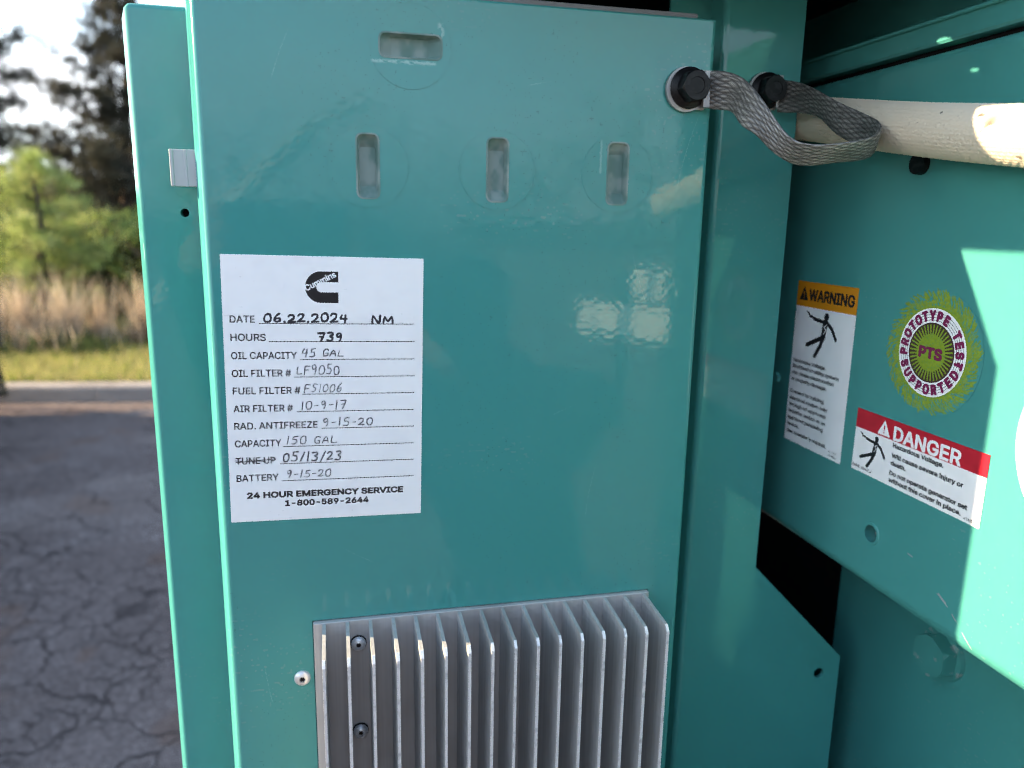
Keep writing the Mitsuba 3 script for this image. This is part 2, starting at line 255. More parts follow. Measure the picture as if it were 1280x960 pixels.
scene['weeds'] = mikit.ply(m, 'leaf', False, color=c); labels['weeds'] = {'label': 'low dark green weeds along the foot of the dry grass', 'category': 'weeds', 'kind': 'stuff'}

# ------------------------------------------------------------------ trees
def pine(key, label, x, y, z0, h, rad, crown0, tufts, cols, seed, group=None, needle=(0.07, 0.13), width=0.006, droop=0.1, whorls=14):
    r = np.random.default_rng(seed); key_t = key
    top = np.array([x + r.normal(0, 0.1), y, z0 + h]); tr = [np.array([x, y, z0 - 0.1]) + (top - [x, y, z0 - 0.1]) * f + [0.06 * math.sin(5 * f + seed), 0.05 * math.cos(4 * f), 0] for f in np.linspace(0, 1, 9)]
    add(key + '__trunk', tube(tr, np.linspace(0.035 * h ** 0.9 + 0.01, 0.008, 9), 9), 'bark', True)
    limbs, cen, spread, up = [], [], [], []
    for w in range(whorls):
        f = crown0 + (1 - crown0) * (w + r.uniform(0, 0.6)) / whorls
        base = np.array(tr[0]) + (top - tr[0]) * f; L = rad * (1 - f ** 1.6 * 0.88) * (0.55 + 0.45 * min(1, (f - crown0) * 5 + 0.5))
        for k in range(r.integers(4, 7)):
            a = r.uniform(0, 2 * math.pi); l = L * r.uniform(0.55, 1.15); d = np.array([math.cos(a), math.sin(a), r.uniform(-0.05, 0.35)])
            q = [base + d * l * u + [0, 0, l * (0.25 * u * u - droop * u)] + r.normal(0, 0.03 * l, 3) * (u > 0) for u in np.linspace(0, 1, 5)]
            limbs.append(tube(q, np.linspace(0.012 + 0.012 * l, 0.004, 5), 5))
            for u in r.uniform(0.25, 1.05, max(2, int(tufts * l))):
                i = min(3, int(u * 4)); c0 = q[i] + (q[i + 1] - q[i]) * (u * 4 - i); cen.append(c0 + r.normal(0, 0.16 * (0.3 + l * (1.1 - u)), 3) * [1, 1, 0.45])
    add(key + '__limbs', trimesh.util.concatenate(limbs), 'bark', False)
    cen = np.array(cen); k = 9; n = len(cen) * k
    d = r.normal(0, 1, (n, 3)) + [0, 0, 0.7]; d /= np.linalg.norm(d, axis=1, keepdims=True); sd = np.cross(d, r.normal(0, 1, (n, 3))); sd /= np.linalg.norm(sd, axis=1, keepdims=True)
    c0 = np.repeat(cen, k, 0) + r.normal(0, 0.03, (n, 3)); l = r.uniform(*needle, n)[:, None]
    V = np.stack([c0 - sd * width, c0 + sd * width, c0 + d * l], 1).reshape(-1, 3)
    col = np.repeat(np.array(cols)[r.integers(0, len(cols), len(cen))] * r.uniform(0.7, 1.3, (len(cen), 1)), k * 3, 0)
    scene[key + '__foliage'] = mikit.ply(trimesh.Trimesh(V, np.arange(n * 3).reshape(-1, 3), process=False), 'leaf', False, color=np.clip(col, 0, 1))
    labels[key + '__foliage'] = {'kind': 'stuff'}; labels[key + '__limbs'] = {'kind': 'stuff'}
    thing(key, label, 'tree', group)
DARK = [(0.055, 0.060, 0.048), (0.070, 0.072, 0.055), (0.085, 0.080, 0.066), (0.045, 0.050, 0.042)]
LIME = [(0.30, 0.38, 0.11), (0.38, 0.44, 0.15), (0.22, 0.29, 0.09), (0.44, 0.47, 0.20)]
pine('pine_tree', 'dark pine tree beside the left edge of the teal panels', -3.35, 14.0, -1.25, 5.0, 1.95, 0.16, 42, DARK, 3, width=0.012, needle=(0.09, 0.17), whorls=20)
pine('pine_tree_001', 'dark pine branches reaching in at the top left corner', -4.85, 11.5, -1.25, 5.6, 1.4, 0.34, 42, DARK, 8, width=0.011, needle=(0.09, 0.15), whorls=18)
pine('young_pine', 'bright green young pine at the left behind tall dry grass', -3.32, 9.6, -1.28, 1.95, 0.95, 0.05, 44, LIME, 11, width=0.007, needle=(0.09, 0.16), whorls=10)
pine('young_pine_001', 'small green young pine close to the left edge of the teal side panel', -2.15, 10.4, -1.28, 1.35, 0.55, 0.05, 50, LIME, 15, width=0.007, needle=(0.08, 0.14), whorls=8)
pine('pine_tree_002', 'dark pine farther back behind the bright green young pine', -6.3, 19.0, -1.2, 3.0, 1.6, 0.05, 22, DARK, 21, width=0.012, needle=(0.1, 0.18), whorls=12)
# thicket far behind, and the wood that stands round the lot
def wood(key, label, arcs, seed, cols, n_each):
    r = np.random.default_rng(seed); V, C = [], []
    for (x, y, w, h, z0) in arcs:
        k = n_each; c0 = np.column_stack([x + r.normal(0, w / 2, k), y + r.normal(0, w / 3, k), z0 + h * r.beta(1.3, 1.8, k)])
        d = r.normal(0, 1, (k, 3)) * 0.16; sd = r.normal(0, 1, (k, 3)) * 0.07
        V.append(np.stack([c0 - sd, c0 + sd, c0 + d], 1).reshape(-1, 3)); C.append(np.repeat(np.array(cols)[r.integers(0, len(cols), k)] * r.uniform(0.7, 1.3, (k, 1)), 3, 0))
    V = np.vstack(V); scene[key] = mikit.ply(trimesh.Trimesh(V, np.arange(len(V)).reshape(-1, 3), process=False), 'leaf', False, color=np.vstack(C)); labels[key] = {'label': label, 'category': 'wood', 'kind': 'stuff'}
r1 = np.random.default_rng(12)
wood('low_shrubs', 'low dark green brown shrubs between the dry grass and the pines', [(x, r1.uniform(10.6, 12.4), 0.9, r1.uniform(0.75, 1.35), -1.35) for x in np.arange(-7, 1, 0.35)], 14, [(0.09, 0.11, 0.04), (0.12, 0.16, 0.05), (0.08, 0.07, 0.045), (0.17, 0.21, 0.06)], 700)
r0 = np.random.default_rng(2)
wood('far_thicket', 'hazy brown thicket far behind the pines', [(x, r0.uniform(17, 23), 2.2, r0.uniform(1.5, 2.3), -1.35) for x in np.arange(-16, 10, 0.8)], 4, [(0.10, 0.075, 0.068), (0.065, 0.055, 0.05), (0.07, 0.07, 0.04), (0.05, 0.045, 0.04)], 1500)
wood('woodland', 'green woodland round the far sides of the lot', [(38 * math.cos(a), 38 * math.sin(a) - 4, 6.0, r0.uniform(5.0, 9.0), -1.5) for a in np.radians(np.arange(196, 345, 6))], 6, [(0.05, 0.07, 0.03), (0.07, 0.08, 0.04), (0.04, 0.05, 0.03)], 1600)

# ------------------------------------------------------------------ trailer corner at the far left, litter by the kerb
plate = prism_xz(Polygon([(-2.66, -1.40), (-2.475, -1.40), (-2.53, -1.02), (-2.58, -0.96), (-2.66, -0.96)]), 6.05, 6.065)
for zz in (-1.285, -1.345): plate -= Manifold.cylinder(0.05, 0.013, 0.013, 16).rotate([-90, 0, 0]).translate([-2.515, 6.03, zz])
add('equipment_trailer__end_plate', plate, 'olive_steel', 30)
add('equipment_trailer__corner_bar', rbox(-2.60, -2.486, 6.066, 6.12, -1.02, -0.30, 0.006), 'olive_steel', 30)
add('equipment_trailer__chassis', mbox(-4.4, -2.60, 0.4, 6.048, -1.12, -0.98), 'olive_steel', 30)
add('equipment_trailer__body', rbox(-4.45, -2.62, 0.3, 6.02, -0.978, -0.16, 0.02), 'olive_steel', 30)
add('equipment_trailer__skirt', mbox(-2.66, -2.63, 0.6, 5.9, -1.44, -1.122), 'olive_steel', 30)
for yy in (2.2, 3.2): add('equipment_trailer__wheel', Manifold.cylinder(0.2, 0.34, 0.34, 40).rotate([0, 90, 0]).translate([-2.95, yy, -1.16]), 'black_void', 30)
add('equipment_trailer__support_leg', mbox(-2.60, -2.55, 6.0, 6.047, -1.5, -1.385), 'black_void', 30)
thing('equipment_trailer', 'dark olive steel trailer corner with drilled end plate at the left edge', 'trailer')
for i, (x, y, q) in enumerate(((-2.13, 6.36, 0.022), (-0.93, 3.9, 0.014))):
    st = trimesh.creation.icosphere(2, q); st.vertices *= [1.2, 0.9, 0.6]; st.vertices *= 1 + 0.25 * (meshkit.noise(st.vertices * 70, i)[:, None] - 0.5); st.apply_translation([x, y, -1.5 + q * 0.5])
    k = 'pebble' if i == 0 else 'pebble_001'; scene[k] = mikit.ply(st, 'stone', True); thing(k, 'pale pebble at the foot of the concrete kerb' if i == 0 else 'single pale pebble lying out on the grey asphalt', 'pebble')

# ------------------------------------------------------------------ photographer and barricade behind the camera (seen mirrored in the paint)
def bones(js, pairs):
    return Manifold.batch_boolean([Manifold.batch_hull([Manifold.sphere(js[a][3], 20).translate(js[a][:3]), Manifold.sphere(js[b][3], 20).translate(js[b][:3])]) for a, b in pairs], m3.OpType.Add)
def soft(m, l, it=8):
    t = tm(m.refine_to_length(l)); t.merge_vertices(); trimesh.smoothing.filter_taubin(t, iterations=it); return t
J = {'hip': (.37, -.99, -.78, .145), 'waist': (.35, -.98, -.64, .135), 'chest': (.29, -.96, -.44, .145), 'shl': (.12, -.93, -.33, .072), 'shr': (.46, -.95, -.35, .072), 'ell': (-.13, -.80, -.42, .050), 'elr': (.37, -.72, -.36, .050),
     'wrl': (-.175, -.53, -.06, .036), 'wrr': (.085, -.53, -.06, .036), 'hl': (.28, -.98, -.82, .100), 'hr': (.46, -.99, -.82, .100), 'knl': (.26, -.80, -1.12, .066), 'knr': (.49, -.84, -1.12, .066), 'anl': (.27, -.99, -1.43, .045), 'anr': (.50, -1.03, -1.43, .045),
     'tol': (.26, -.81, -1.465, .036), 'tor': (.51, -.85, -1.465, .036), 'neck': (.25, -.93, -.27, .058), 'head': (.21, -.87, -.155, .088), 'jaw': (.20, -.835, -.21, .058), 'brow': (.205, -.835, -.14, .068)}
add('person__jacket', soft(bones(J, [('hip', 'waist'), ('waist', 'chest'), ('chest', 'shl'), ('chest', 'shr'), ('shl', 'shr'), ('shl', 'ell'), ('ell', 'wrl'), ('shr', 'elr'), ('elr', 'wrr')]), 0.02), 'black_void', True)
add('person__trousers', soft(bones(J, [('hl', 'knl'), ('knl', 'anl'), ('hr', 'knr'), ('knr', 'anr'), ('hl', 'hr')]), 0.02), 'dark_inside', True)
add('person__boot', soft(bones(J, [('anl', 'tol')]), 0.02, 4), 'black_void', True); add('person__boot', soft(bones(J, [('anr', 'tor')]), 0.02, 4), 'black_void', True)
face = bones(J, [('neck', 'head'), ('head', 'jaw'), ('head', 'brow')]) + Manifold.batch_hull([Manifold.sphere(.008, 10).translate([.205, -.772, -.165]), Manifold.sphere(.012, 10).translate([.205, -.785, -.185]), Manifold.sphere(.010, 10).translate([.205, -.79, -.15])])
for sx in (-1, 1): face += Manifold.sphere(.024, 14).scale([.4, .8, 1.2]).translate([.21 + sx * .088, -.88, -.17])
def hand_mesh(sx, wx):
    H = {'w': (wx, -.53, -.06, .026), 'p': (wx - sx * .028, -.488, -.030, .020), 'q': (wx - sx * .024, -.486, -.052, .018)}; pr_ = [('w', 'p'), ('w', 'q'), ('p', 'q')]
    for k_, (z0, l) in enumerate(((.000, .9), (-.016, 1.0), (-.034, .95), (-.050, .8))):
        H[f'a{k_}'] = (wx - sx * .026, -.478, z0 - .01, .0095); H[f'b{k_}'] = (wx - sx * .038, -.4620, z0 - .004, .0085); H[f'c{k_}'] = (wx - sx * (.038 + .020 * l), -.4545, z0, .0075); pr_ += [(f'a{k_}', f'b{k_}'), (f'b{k_}', f'c{k_}'), ('p' if k_ < 2 else 'q', f'a{k_}')]
    H['t0'] = (wx - sx * .03, -.497, -.022, .012); H['t1'] = (wx - sx * .050, -.485, .004, .010); H['t2'] = (wx - sx * .066, -.4795, .006, .009); pr_ += [('w', 't0'), ('t0', 't1'), ('t1', 't2')]
    return bones(H, pr_)
scene['skin'] = {'type': 'diffuse', 'reflectance': rgb((0.20, 0.115, 0.08))}
add('person__head', soft(face, 0.008, 6), 'skin', True)
add('person__hand', soft(hand_mesh(-1, -.175), 0.004, 4), 'skin', True); add('person__hand', soft(hand_mesh(1, .085), 0.004, 4), 'skin', True)
cap = (Manifold.sphere(.100, 28).scale([.98, 1.08, .9]).translate([.21, -.872, -.145]) ^ mbox(-.2, .5, -1.1, -.6, -.135, .4)) + Manifold.cylinder(.008, .085, .085, 28).scale([1, 1.1, 1]).translate([.21, -.80, -.135])
add('person__cap', cap, 'dark_inside', 30)
thing('person', 'person in dark jacket and cap holding up a phone, mirrored faintly in the teal panel', 'person')
add('phone', rbox(-.122, .024, -.4715, -.4635, -.060, .016, .0038, 10), 'black_bolt', 30); thing('phone', 'black phone held sideways in both hands of the person', 'phone')
BA = Manifold.cube([0.004, 0.004, 0.004])
for i_, (x_, z0, w0, l_) in enumerate(((2.20, -0.33, 0.18, 0.30), (2.00, -0.56, 0.22, 0.40))):
    add('barricade__board', rbox(-0.02, 0.02, -l_, l_, z0 - w0, z0, 0.01, 8).rotate([0, 0, -42]).translate([x_, -4.6, 0]), 'label_white', 30)
for yy in (-0.2, 0.2): add('barricade__post', mbox(0.025, 0.07, yy - .04, yy + .04, -1.5, -0.33).rotate([0, 0, -42]).translate([2.1, -4.55, 0]), 'black_void', 30)
tk = np.array([[-1.75, -4.0, -1.52], [-1.35, -4.0, -1.0], [-.92, -4.02, -.45], [-.62, -4.0, -.02], [-.30, -3.98, .28], [-.05, -4.0, .50], [.25, -4.05, .62]])
add('leaning_trunk__stem', tube(tk, np.array([.085, .078, .070, .062, .055, .04, .02]), 14), 'stone', True)
add('leaning_trunk__branch', tube(np.array([[-.62, -4.0, -.02], [-.72, -4.05, .35], [-.78, -4.1, .6]]), np.array([.03, .02, .008]), 8), 'stone', True)
thing('leaning_trunk', 'pale leaning bare trunk behind the camera, mirrored as a streak', 'tree')
thing('barricade', 'white two board barricade standing on the lot behind the camera', 'barricade')

# ================================================================== generator enclosure
# --- control panel: rounded sheet-metal box front
R = 0.0068
px0, px1, pz1, pz0 = -0.0712, 0.2262, 0.1183, -0.60
FL = math.radians(21)
prof = Polygon([(px0 + 0.004, 0.05), (px0 - 0.0006, 0.0148)] + [(px0 - 0.0006 + 0.0100 * math.sin(FL), 0.0148 - 0.0100 * math.cos(FL))] + arc(px0 + 0.0073, 0.0042, 0.0042, 180 + 30, 270, 10) + arc(px1 - 0.0035, 0.0035, 0.0035, 270, 360, 8) + [(px1, 0.05)])
panel = prism_xy(prof, pz0, pz1)
# soften the top edge: chamfer-like roll
roll = Manifold.batch_hull([Manifold.sphere(0.0018, 16).translate([x, y, z]) for x in (px0 + 0.0006, px1 - 0.0018) for y in (0.0018, 0.048) for z in (pz0, pz1 - 0.0018)])
panel = panel ^ roll
slots = []
def slot_poly(w, h, r=0.003): return sbox(-w / 2 + r, -h / 2 + r, w / 2 - r, h / 2 - r).buffer(r, quad_segs=5)
KNOCK = [(0.0449, 0.0918, 0.0336, 0.0122, 'upper'), (0.0206, 0.0278, 0.0118, 0.0343, 'a'), (0.0942, 0.0280, 0.0121, 0.0352, 'b'), (0.1676, 0.0281, 0.0126, 0.0355, 'c')]
for cx, cz, w, h, _ in KNOCK:
    panel -= prism_xz(affinity.translate(slot_poly(w + 0.0008, h + 0.0008), cx, cz), -0.01, 0.012)
panel -= prism_xz(sbox(-0.0190, -0.62, 0.2036, -0.2449), -0.01, 0.0045)      # cut-out the heat sink sits in
add('control_panel__panel_sheet', panel, 'panel_paint', 25)
KL = {'upper': 'horizontal slotted knockout near the panel top', 'a': 'left upright slotted knockout', 'b': 'middle upright slotted knockout', 'c': 'right upright slotted knockout with pale worn edge'}
for cx, cz, w, h, nm in KNOCK:
    ring = Point(0, 0).buffer(0.0222, quad_segs=32).difference(slot_poly(w + 0.0012, h + 0.0012))
    d = prism_xz(affinity.translate(ring, cx, cz), -0.00022, 0.0005) + prism_xz(affinity.translate(Point(0, 0).buffer(0.0224, quad_segs=32).difference(Point(0, 0).buffer(0.0219, quad_segs=32)), cx, cz), -0.00042, 0.0004)
    k = add('control_panel__knockout', d, 'panel_paint', 25); labels[k] = {'label': KL[nm]}
    # pocket: flared mouth, sloping ends
    mouth, floor = slot_poly(w, h, 0.0032), (slot_poly(w - 0.0030, h - 0.013, 0.0012) if h > w else slot_poly(w - 0.013, h - 0.0030, 0.0012))
    cut = Manifold.batch_hull([prism_xz(affinity.translate(mouth, cx, cz), -0.003, -0.0001), prism_xz(affinity.translate(mouth.buffer(-0.0006), cx, cz), -0.0001, 0.0012), prism_xz(affinity.translate(floor, cx, cz), 0.001, 0.0052)])
    pocket = prism_xz(affinity.translate(mouth.buffer(0.0003), cx, cz), -0.0004, 0.0068) - cut
    # two fine scored lines across the floor
    k2 = add(k + '__recess', pocket, 'recess_metal', 25)
    lip = prism_xz(affinity.translate(mouth.buffer(0.0007).difference(mouth.buffer(-0.0002)), cx, cz), -0.00055, -0.0002); add(k + '__rim', lip, 'recess_metal', 25)
add('control_panel__top_seal', rbox(-0.06, 0.2165, 0.006, 0.045, 0.1184, 0.1222, 0.0012), 'seal_grey', 30)
add('control_panel__body', mbox(-0.060, 0.205, 0.0505, 0.30, -0.6, 0.1100), 'teal_dull', 30)
add('control_panel__edge_tab', rbox(-0.0852, -0.066, 0.0160, 0.0177, 0.0146, 0.0345, 0.0006) + rbox(-0.0852, -0.0832, 0.0151, 0.0180, 0.0146, 0.0345, 0.0006) + rbox(-0.0778, -0.0762, 0.0157, 0.0180, 0.0146, 0.0345, 0.0003), 'grey_clip', 30)
labels['control_panel__edge_tab'] = {'label': 'small grey metal tab at the panel left edge'}
def pan_screw(cx, cz, y0, r=0.0044, hgt=0.003):
    prof = [(0, 0), (r, 0), (r, 0.0006)] + [(r * math.cos(a), 0.0006 + (hgt - 0.0006) * math.sin(a)) for a in np.linspace(0.15, 1.35, 8)] + [(0, hgt)]
    m = lathe_y(prof, cx, cz, y0, 32)
    star = unary_union([affinity.rotate(sbox(-0.0018, -0.00055, 0.0018, 0.00055).buffer(0.0001), a, origin=(0, 0)) for a in (0, 60, 120)] + [Point(0, 0).buffer(0.0012)])
    return m - prism_xz(affinity.translate(star, cx, cz), y0 - hgt - 0.001, y0 - hgt * 0.45)
k = add('control_panel__screw', pan_screw(-0.0262, -0.2831, 0.0, 0.0050), 'bright_steel', 35); add(k + '__drive_socket', lathe_y([(0, 0), (0.0017, 0), (0.0017, 0.0004), (0, 0.0004)], -0.0262, -0.2831, -0.0014, 20), 'black_bolt', False)
thing('control_panel', 'large glossy teal control panel carrying the white service label', 'panel')

# --- side panel behind it on the left
sx0, sz1, sr = -0.1088, 0.1106, 0.0055
prof = Polygon([(sx0 + 0.003, 0.075), (sx0 - 0.0004, 0.042)] + [(sx0 - 0.0004 + 0.0080 * math.sin(math.radians(21)), 0.042 - 0.0080 * math.cos(math.radians(21)))] + arc(sx0 + 0.0066, 0.0338, 0.0038, 215, 270, 8) + [(-0.0605, 0.03), (-0.0605, 0.075)])
side = prism_xy(prof, -0.62, sz1)
side = side ^ Manifold.batch_hull([Manifold.sphere(0.003, 16).translate([x, y, z]) for x, z in ((sx0 + 0.0022, -0.62), (0.0, -0.62), (0.0, sz1 - 0.003), (sx0 + 0.0065, sz1 - 0.003), (sx0 + 0.0022, sz1 - 0.0075)) for y in (0.033, 0.08)])
side -= Manifold.cylinder(0.02, 0.0024, 0.0024, 24).rotate([-90, 0, 0]).translate([-0.0816, 0.02, 0.0006])
add('side_panel__panel_sheet', side, 'teal_paint', 25)
add('side_panel__hole_grommet', Manifold.cylinder(0.0006, 0.0028, 0.0028, 24).rotate([-90, 0, 0]).translate([-0.0816, 0.0396, 0.0006]), 'black_void', 25)
thing('side_panel', 'narrow teal side panel with one small round hole left of the control panel', 'panel')

# --- enclosure: corner post with gusset, rail, box wall, roof, rear
PS, PY = 1.064, 0.050
post = affinity.scale(Polygon([(0.2445, 0.162), (0.2965, 0.162), (0.2965, -0.2465), (0.3772, -0.3285), (0.3790, -0.62), (0.2445, -0.62)]), PS, PS, origin=(0, 0))
post3 = prism_xz(post, PY, PY + 0.0025) - Manifold.cylinder(0.05, 0.0045, 0.0045, 28).rotate([-90, 0, 0]).translate([0.3596 * PS, 0.03, -0.3408 * PS])
bx_ = 0.2405 * PS
lip = LineString([(0.2965 * PS - .0012, 0.170), (0.2965 * PS - .0012, -0.2470 * PS), (0.3772 * PS - .0012, -0.3290 * PS), (0.3790 * PS - .0012, -0.62 * PS)]).buffer(0.0011, cap_style='flat', join_style='mitre')
add('generator_enclosure__post_lip', prism_xz(lip, PY + 0.0026, PY + 0.042), 'teal_paint', 25)
bend = prism_xy(Polygon([(bx_, PY + 0.03), (bx_, PY + 0.0045)] + arc(bx_ + 0.0045, PY + 0.0045, 0.0045, 180, 270, 10) + [(bx_ + 0.0045, PY + 0.0025)] + arc(bx_ + 0.0045, PY + 0.0045, 0.002, 270, 180, 8) + [(bx_ + 0.0025, PY + 0.03)]), -0.66, 0.1705)
flange = mbox(0.2264, bx_ + 0.0005, PY + 0.020, PY + 0.0225, -0.66, 0.1705)
add('generator_enclosure__corner_post', (post3 + bend).__add__(flange), 'teal_paint', 25)
labels['generator_enclosure__corner_post'] = {'label': 'teal corner post flaring into a drilled gusset plate below'}
add('generator_enclosure__post_return', mbox(0.2610, 0.2635, PY + 0.003, 0.551, -0.757, 0.1700), 'dark_inside', 30)
rail = prism_xz(Polygon([(0.3482, 0.1045), (0.3470, 0.1060), (0.3470, 0.1176)] + arc(0.3488, 0.1176, 0.0018, 180, 90, 6) + [(0.3495, 0.1172), (0.40, 0.1172), (0.40, 0.1045)]), -0.22, 0.45)
add('generator_enclosure__upper_rail', rail, 'teal_dull', 30)
add('generator_enclosure__rail_lip', rbox(0.3445, 0.3472, -0.22, 0.45, 0.1168, 0.1190, 0.0009), 'teal_dull', 30)
add('generator_enclosure__upper_wall', mbox(0.4002, 0.405, -0.24, 0.55, 0.1045, 0.1705), 'teal_dull', 30)
add('generator_enclosure__box_wall', prism_xy(Polygon([(.434, -.21), (.434, .06), (.4365, .105), (.440, .105), (.438, .06), (.438, -.21)]), -0.75, -0.2420) + mbox(0.46, 0.463, -0.19, 0.55, -0.2420, 0.1040), 'teal_dull', 30)
add('generator_enclosure__skid_base', mbox(-0.10, 1.4, -0.36, 0.70, -1.48, -0.76), 'black_void', 30)
add('generator_enclosure__open_door', mbox(0.500, 0.530, -0.58, -0.215, -1.2, 0.165), 'teal_dull', 30)
add('generator_enclosure__open_door__foam_lining', mbox(0.470, 0.498, -0.57, -0.225, -1.18, 0.160), 'black_void', 30)
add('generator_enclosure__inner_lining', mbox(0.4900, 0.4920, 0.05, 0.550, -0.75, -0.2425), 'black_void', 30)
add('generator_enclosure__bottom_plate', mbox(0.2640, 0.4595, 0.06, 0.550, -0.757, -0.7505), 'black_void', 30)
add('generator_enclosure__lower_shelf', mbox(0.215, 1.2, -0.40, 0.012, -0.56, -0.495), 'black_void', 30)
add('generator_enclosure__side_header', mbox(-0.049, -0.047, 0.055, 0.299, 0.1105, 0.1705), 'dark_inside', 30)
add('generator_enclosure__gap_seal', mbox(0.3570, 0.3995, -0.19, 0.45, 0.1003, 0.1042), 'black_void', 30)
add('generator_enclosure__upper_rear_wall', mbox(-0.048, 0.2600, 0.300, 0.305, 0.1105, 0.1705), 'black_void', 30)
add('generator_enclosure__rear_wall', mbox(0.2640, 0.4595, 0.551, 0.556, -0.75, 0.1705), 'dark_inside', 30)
roof = prism_xy(Polygon([(-0.050, 0.60), (-0.050, -0.0157), (-0.030, -0.034), (0.085, -0.034), (0.105, -0.130), (0.80, -0.130), (0.80, 0.60)]), 0.171, 0.173)
for x, y, r in ((0.1590, -0.0172, 0.0040), (0.2030, -0.0034, 0.0062)): roof -= Manifold.cylinder(0.02, r, r, 24).translate([x, y, 0.165])
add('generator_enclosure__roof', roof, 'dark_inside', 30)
k = 'generator_enclosure__box_wall__hex_bolt'
hexb = (Manifold.cylinder(0.0120, 0.0170, 0.0170, 6) ^ Manifold.cylinder(0.0145, 0.0190, 0.0148, 48)).rotate([0, -90, 0]).translate([0.4315, -0.0200, -0.3090]) + Manifold.cylinder(0.003, 0.0202, 0.0194, 36).rotate([0, -90, 0]).translate([0.4339, -0.0200, -0.3090])
mat('worn_teal', principled(proc(lambda p, n, uv: mix((0.060, 0.27, 0.25), (0.34, 0.36, 0.36), smoothstep(0.60, 0.74, fbm(p.x * 130, p.y * 130, p.z * 130, 4)) * 0.6)), 0.2, spec=0.5))
add(k, hexb, 'worn_teal', False)
thing('generator_enclosure', 'teal generator enclosure frame with corner post, upper rail and recessed wall', 'generator enclosure')

# --- terminal cover on the right
cr = 0.011
cprof = Polygon([(0.4595, 0.1000)] + arc(0.347 + 0.006, 0.0945, 0.006, 90, 180, 8) + arc(0.347 + cr, -0.2415 + cr, cr, 180, 270, 12) + [(0.4595, -0.2415)])
cover = prism_xz(cprof, -0.190, 0.16)
cover -= Manifold.cylinder(0.014, 0.0072, 0.0062, 32).rotate([0, 90, 0]).translate([0.3465, -0.0337, -0.2015])
add('terminal_cover__cover_shell', cover, 'cover_paint', 25)
add('terminal_cover__screw_socket', Manifold.cylinder(0.0012, 0.0030, 0.0030, 24).rotate([0, 90, 0]).translate([0.3530, -0.0345, -0.2020]), 'black_void', 25)
add('terminal_cover__screw_cup', Manifold.cylinder(0.0006, 0.0074, 0.0080, 36).rotate([0, 90, 0]).translate([0.3464, -0.0337, -0.2015]) - Manifold.cylinder(0.004, 0.0058, 0.0058, 36).rotate([0, 90, 0]).translate([0.3450, -0.0337, -0.2015]), 'teal_paint', 25)
add('terminal_cover__recessed_screw', Manifold.cylinder(0.005, 0.0056, 0.0056, 32).rotate([0, 90, 0]).translate([0.3545, -0.0337, -0.2015]) - Manifold.cylinder(0.004, 0.0026, 0.0026, 6).rotate([0, 90, 0]).translate([0.3535, -0.0337, -0.2015]), 'zinc_plate', 25)
add('terminal_cover__cover_bolt', Manifold.cylinder(0.004, 0.0062, 0.0066, 24).rotate([0, 90, 0]).translate([0.3428, -0.0381, 0.0375]), 'black_bolt', 25)
add('terminal_cover__side_screw', Manifold.cylinder(0.0026, 0.0042, 0.0046, 6).rotate([0, 90, 0]).translate([0.3444, 0.0932, -0.1204]), 'teal_dull', 25)
thing('terminal_cover', 'large teal cover on the right carrying the hazard labels', 'cover')

# --- heat sink
xs = -0.0118 + 0.01405 * np.arange(16)
add('heat_sink__base_plate', rbox(-0.0184, 0.2030, -0.0030, 0.0040, -0.62, -0.2456, 0.0006), 'aluminium', 25)
for i, x in enumerate(xs):
    f = Polygon([(-0.0031, -0.2462), (-0.0405, -0.2485), (-0.0435, -0.2520), (-0.0435, -0.62), (-0.0031, -0.62)])     # (y, z)
    w = 0.00105 + 0.00005 * math.sin(i * 2.3)
    fin = prism_yz(f, x - w, x + w)
    fin = fin - prism_yz(sbox(-0.05, -0.2450 - 0.0006 * abs(math.sin(i * 1.7)), -0.02, -0.24), x - 0.003, x + 0.003)
    e = prism_yz(Polygon([(-0.0404, -0.2482), (-0.0410, -0.2480), (-0.0441, -0.2517), (-0.0441, -0.62), (-0.0434, -0.62), (-0.0434, -0.2520)]), x - w * 0.75, x + w * 0.75)
    kf = add('heat_sink__fin', fin, 'aluminium', 20); add(kf + '__worn_edge', e, 'bright_edge', 20)
for cz in (-0.2610, -0.3228): ks = add('heat_sink__screw', pan_screw(0.0087, cz, -0.0042, 0.0046, 0.0034), 'bright_steel', 35); add(f'heat_sink__screw_washer', lathe_y([(0, 0), (0.0050, 0), (0.0050, 0.0012), (0, 0.0012)], 0.0087, cz, -0.0030, 32), 'black_bolt', 35); add(ks + '__drive_socket', lathe_y([(0, 0), (0.0016, 0), (0.0016, 0.0004), (0, 0.0004)], 0.0087, cz, -0.0042 - 0.0016, 20), 'black_bolt', False)
thing('heat_sink', 'grey aluminium finned heat sink on the lower control panel', 'heat sink')

# --- service label
o = np.array([-0.0597, -0.0003, -0.0213]); rot = math.radians(-0.95); uu, vv = np.array([math.cos(rot), 0, math.sin(rot)]), np.array([-math.sin(rot), 0, math.cos(rot)])
FR = frame(o, uu, vv); SL = 'service_label'
add(SL + '__backing', put(flat(sbox(0, -155.2, 110.6, 0).buffer(0.3), 0.25), FR), 'label_white', False)
def ink(name, mesh, m, F, lift): return add(name, put(mesh, F, lift), m, False)
lo = 0.27
cshape = unary_union([affinity.scale(Point(0, 0).buffer(1, quad_segs=24), 8.6, 8.85).intersection(sbox(-9, -9, 0.5, 9)), sbox(0, -8.85, 9.6, 8.85)])
cslot = unary_union([Point(0.4, 0).buffer(2.9, quad_segs=12), sbox(0.4, -2.9, 12, 2.9)])
ink(SL + '__logo', flat(affinity.translate(cshape.difference(cslot), 53.0, -17.0), 0.1), 'print_black', FR, lo)
ink(SL + '__logo__logo_lettering', text('Cummins', 45.1, -19.2, 3.2, 18.6, True, rot=math.radians(27), fat=0.06), 'label_white', FR, lo + 0.1)
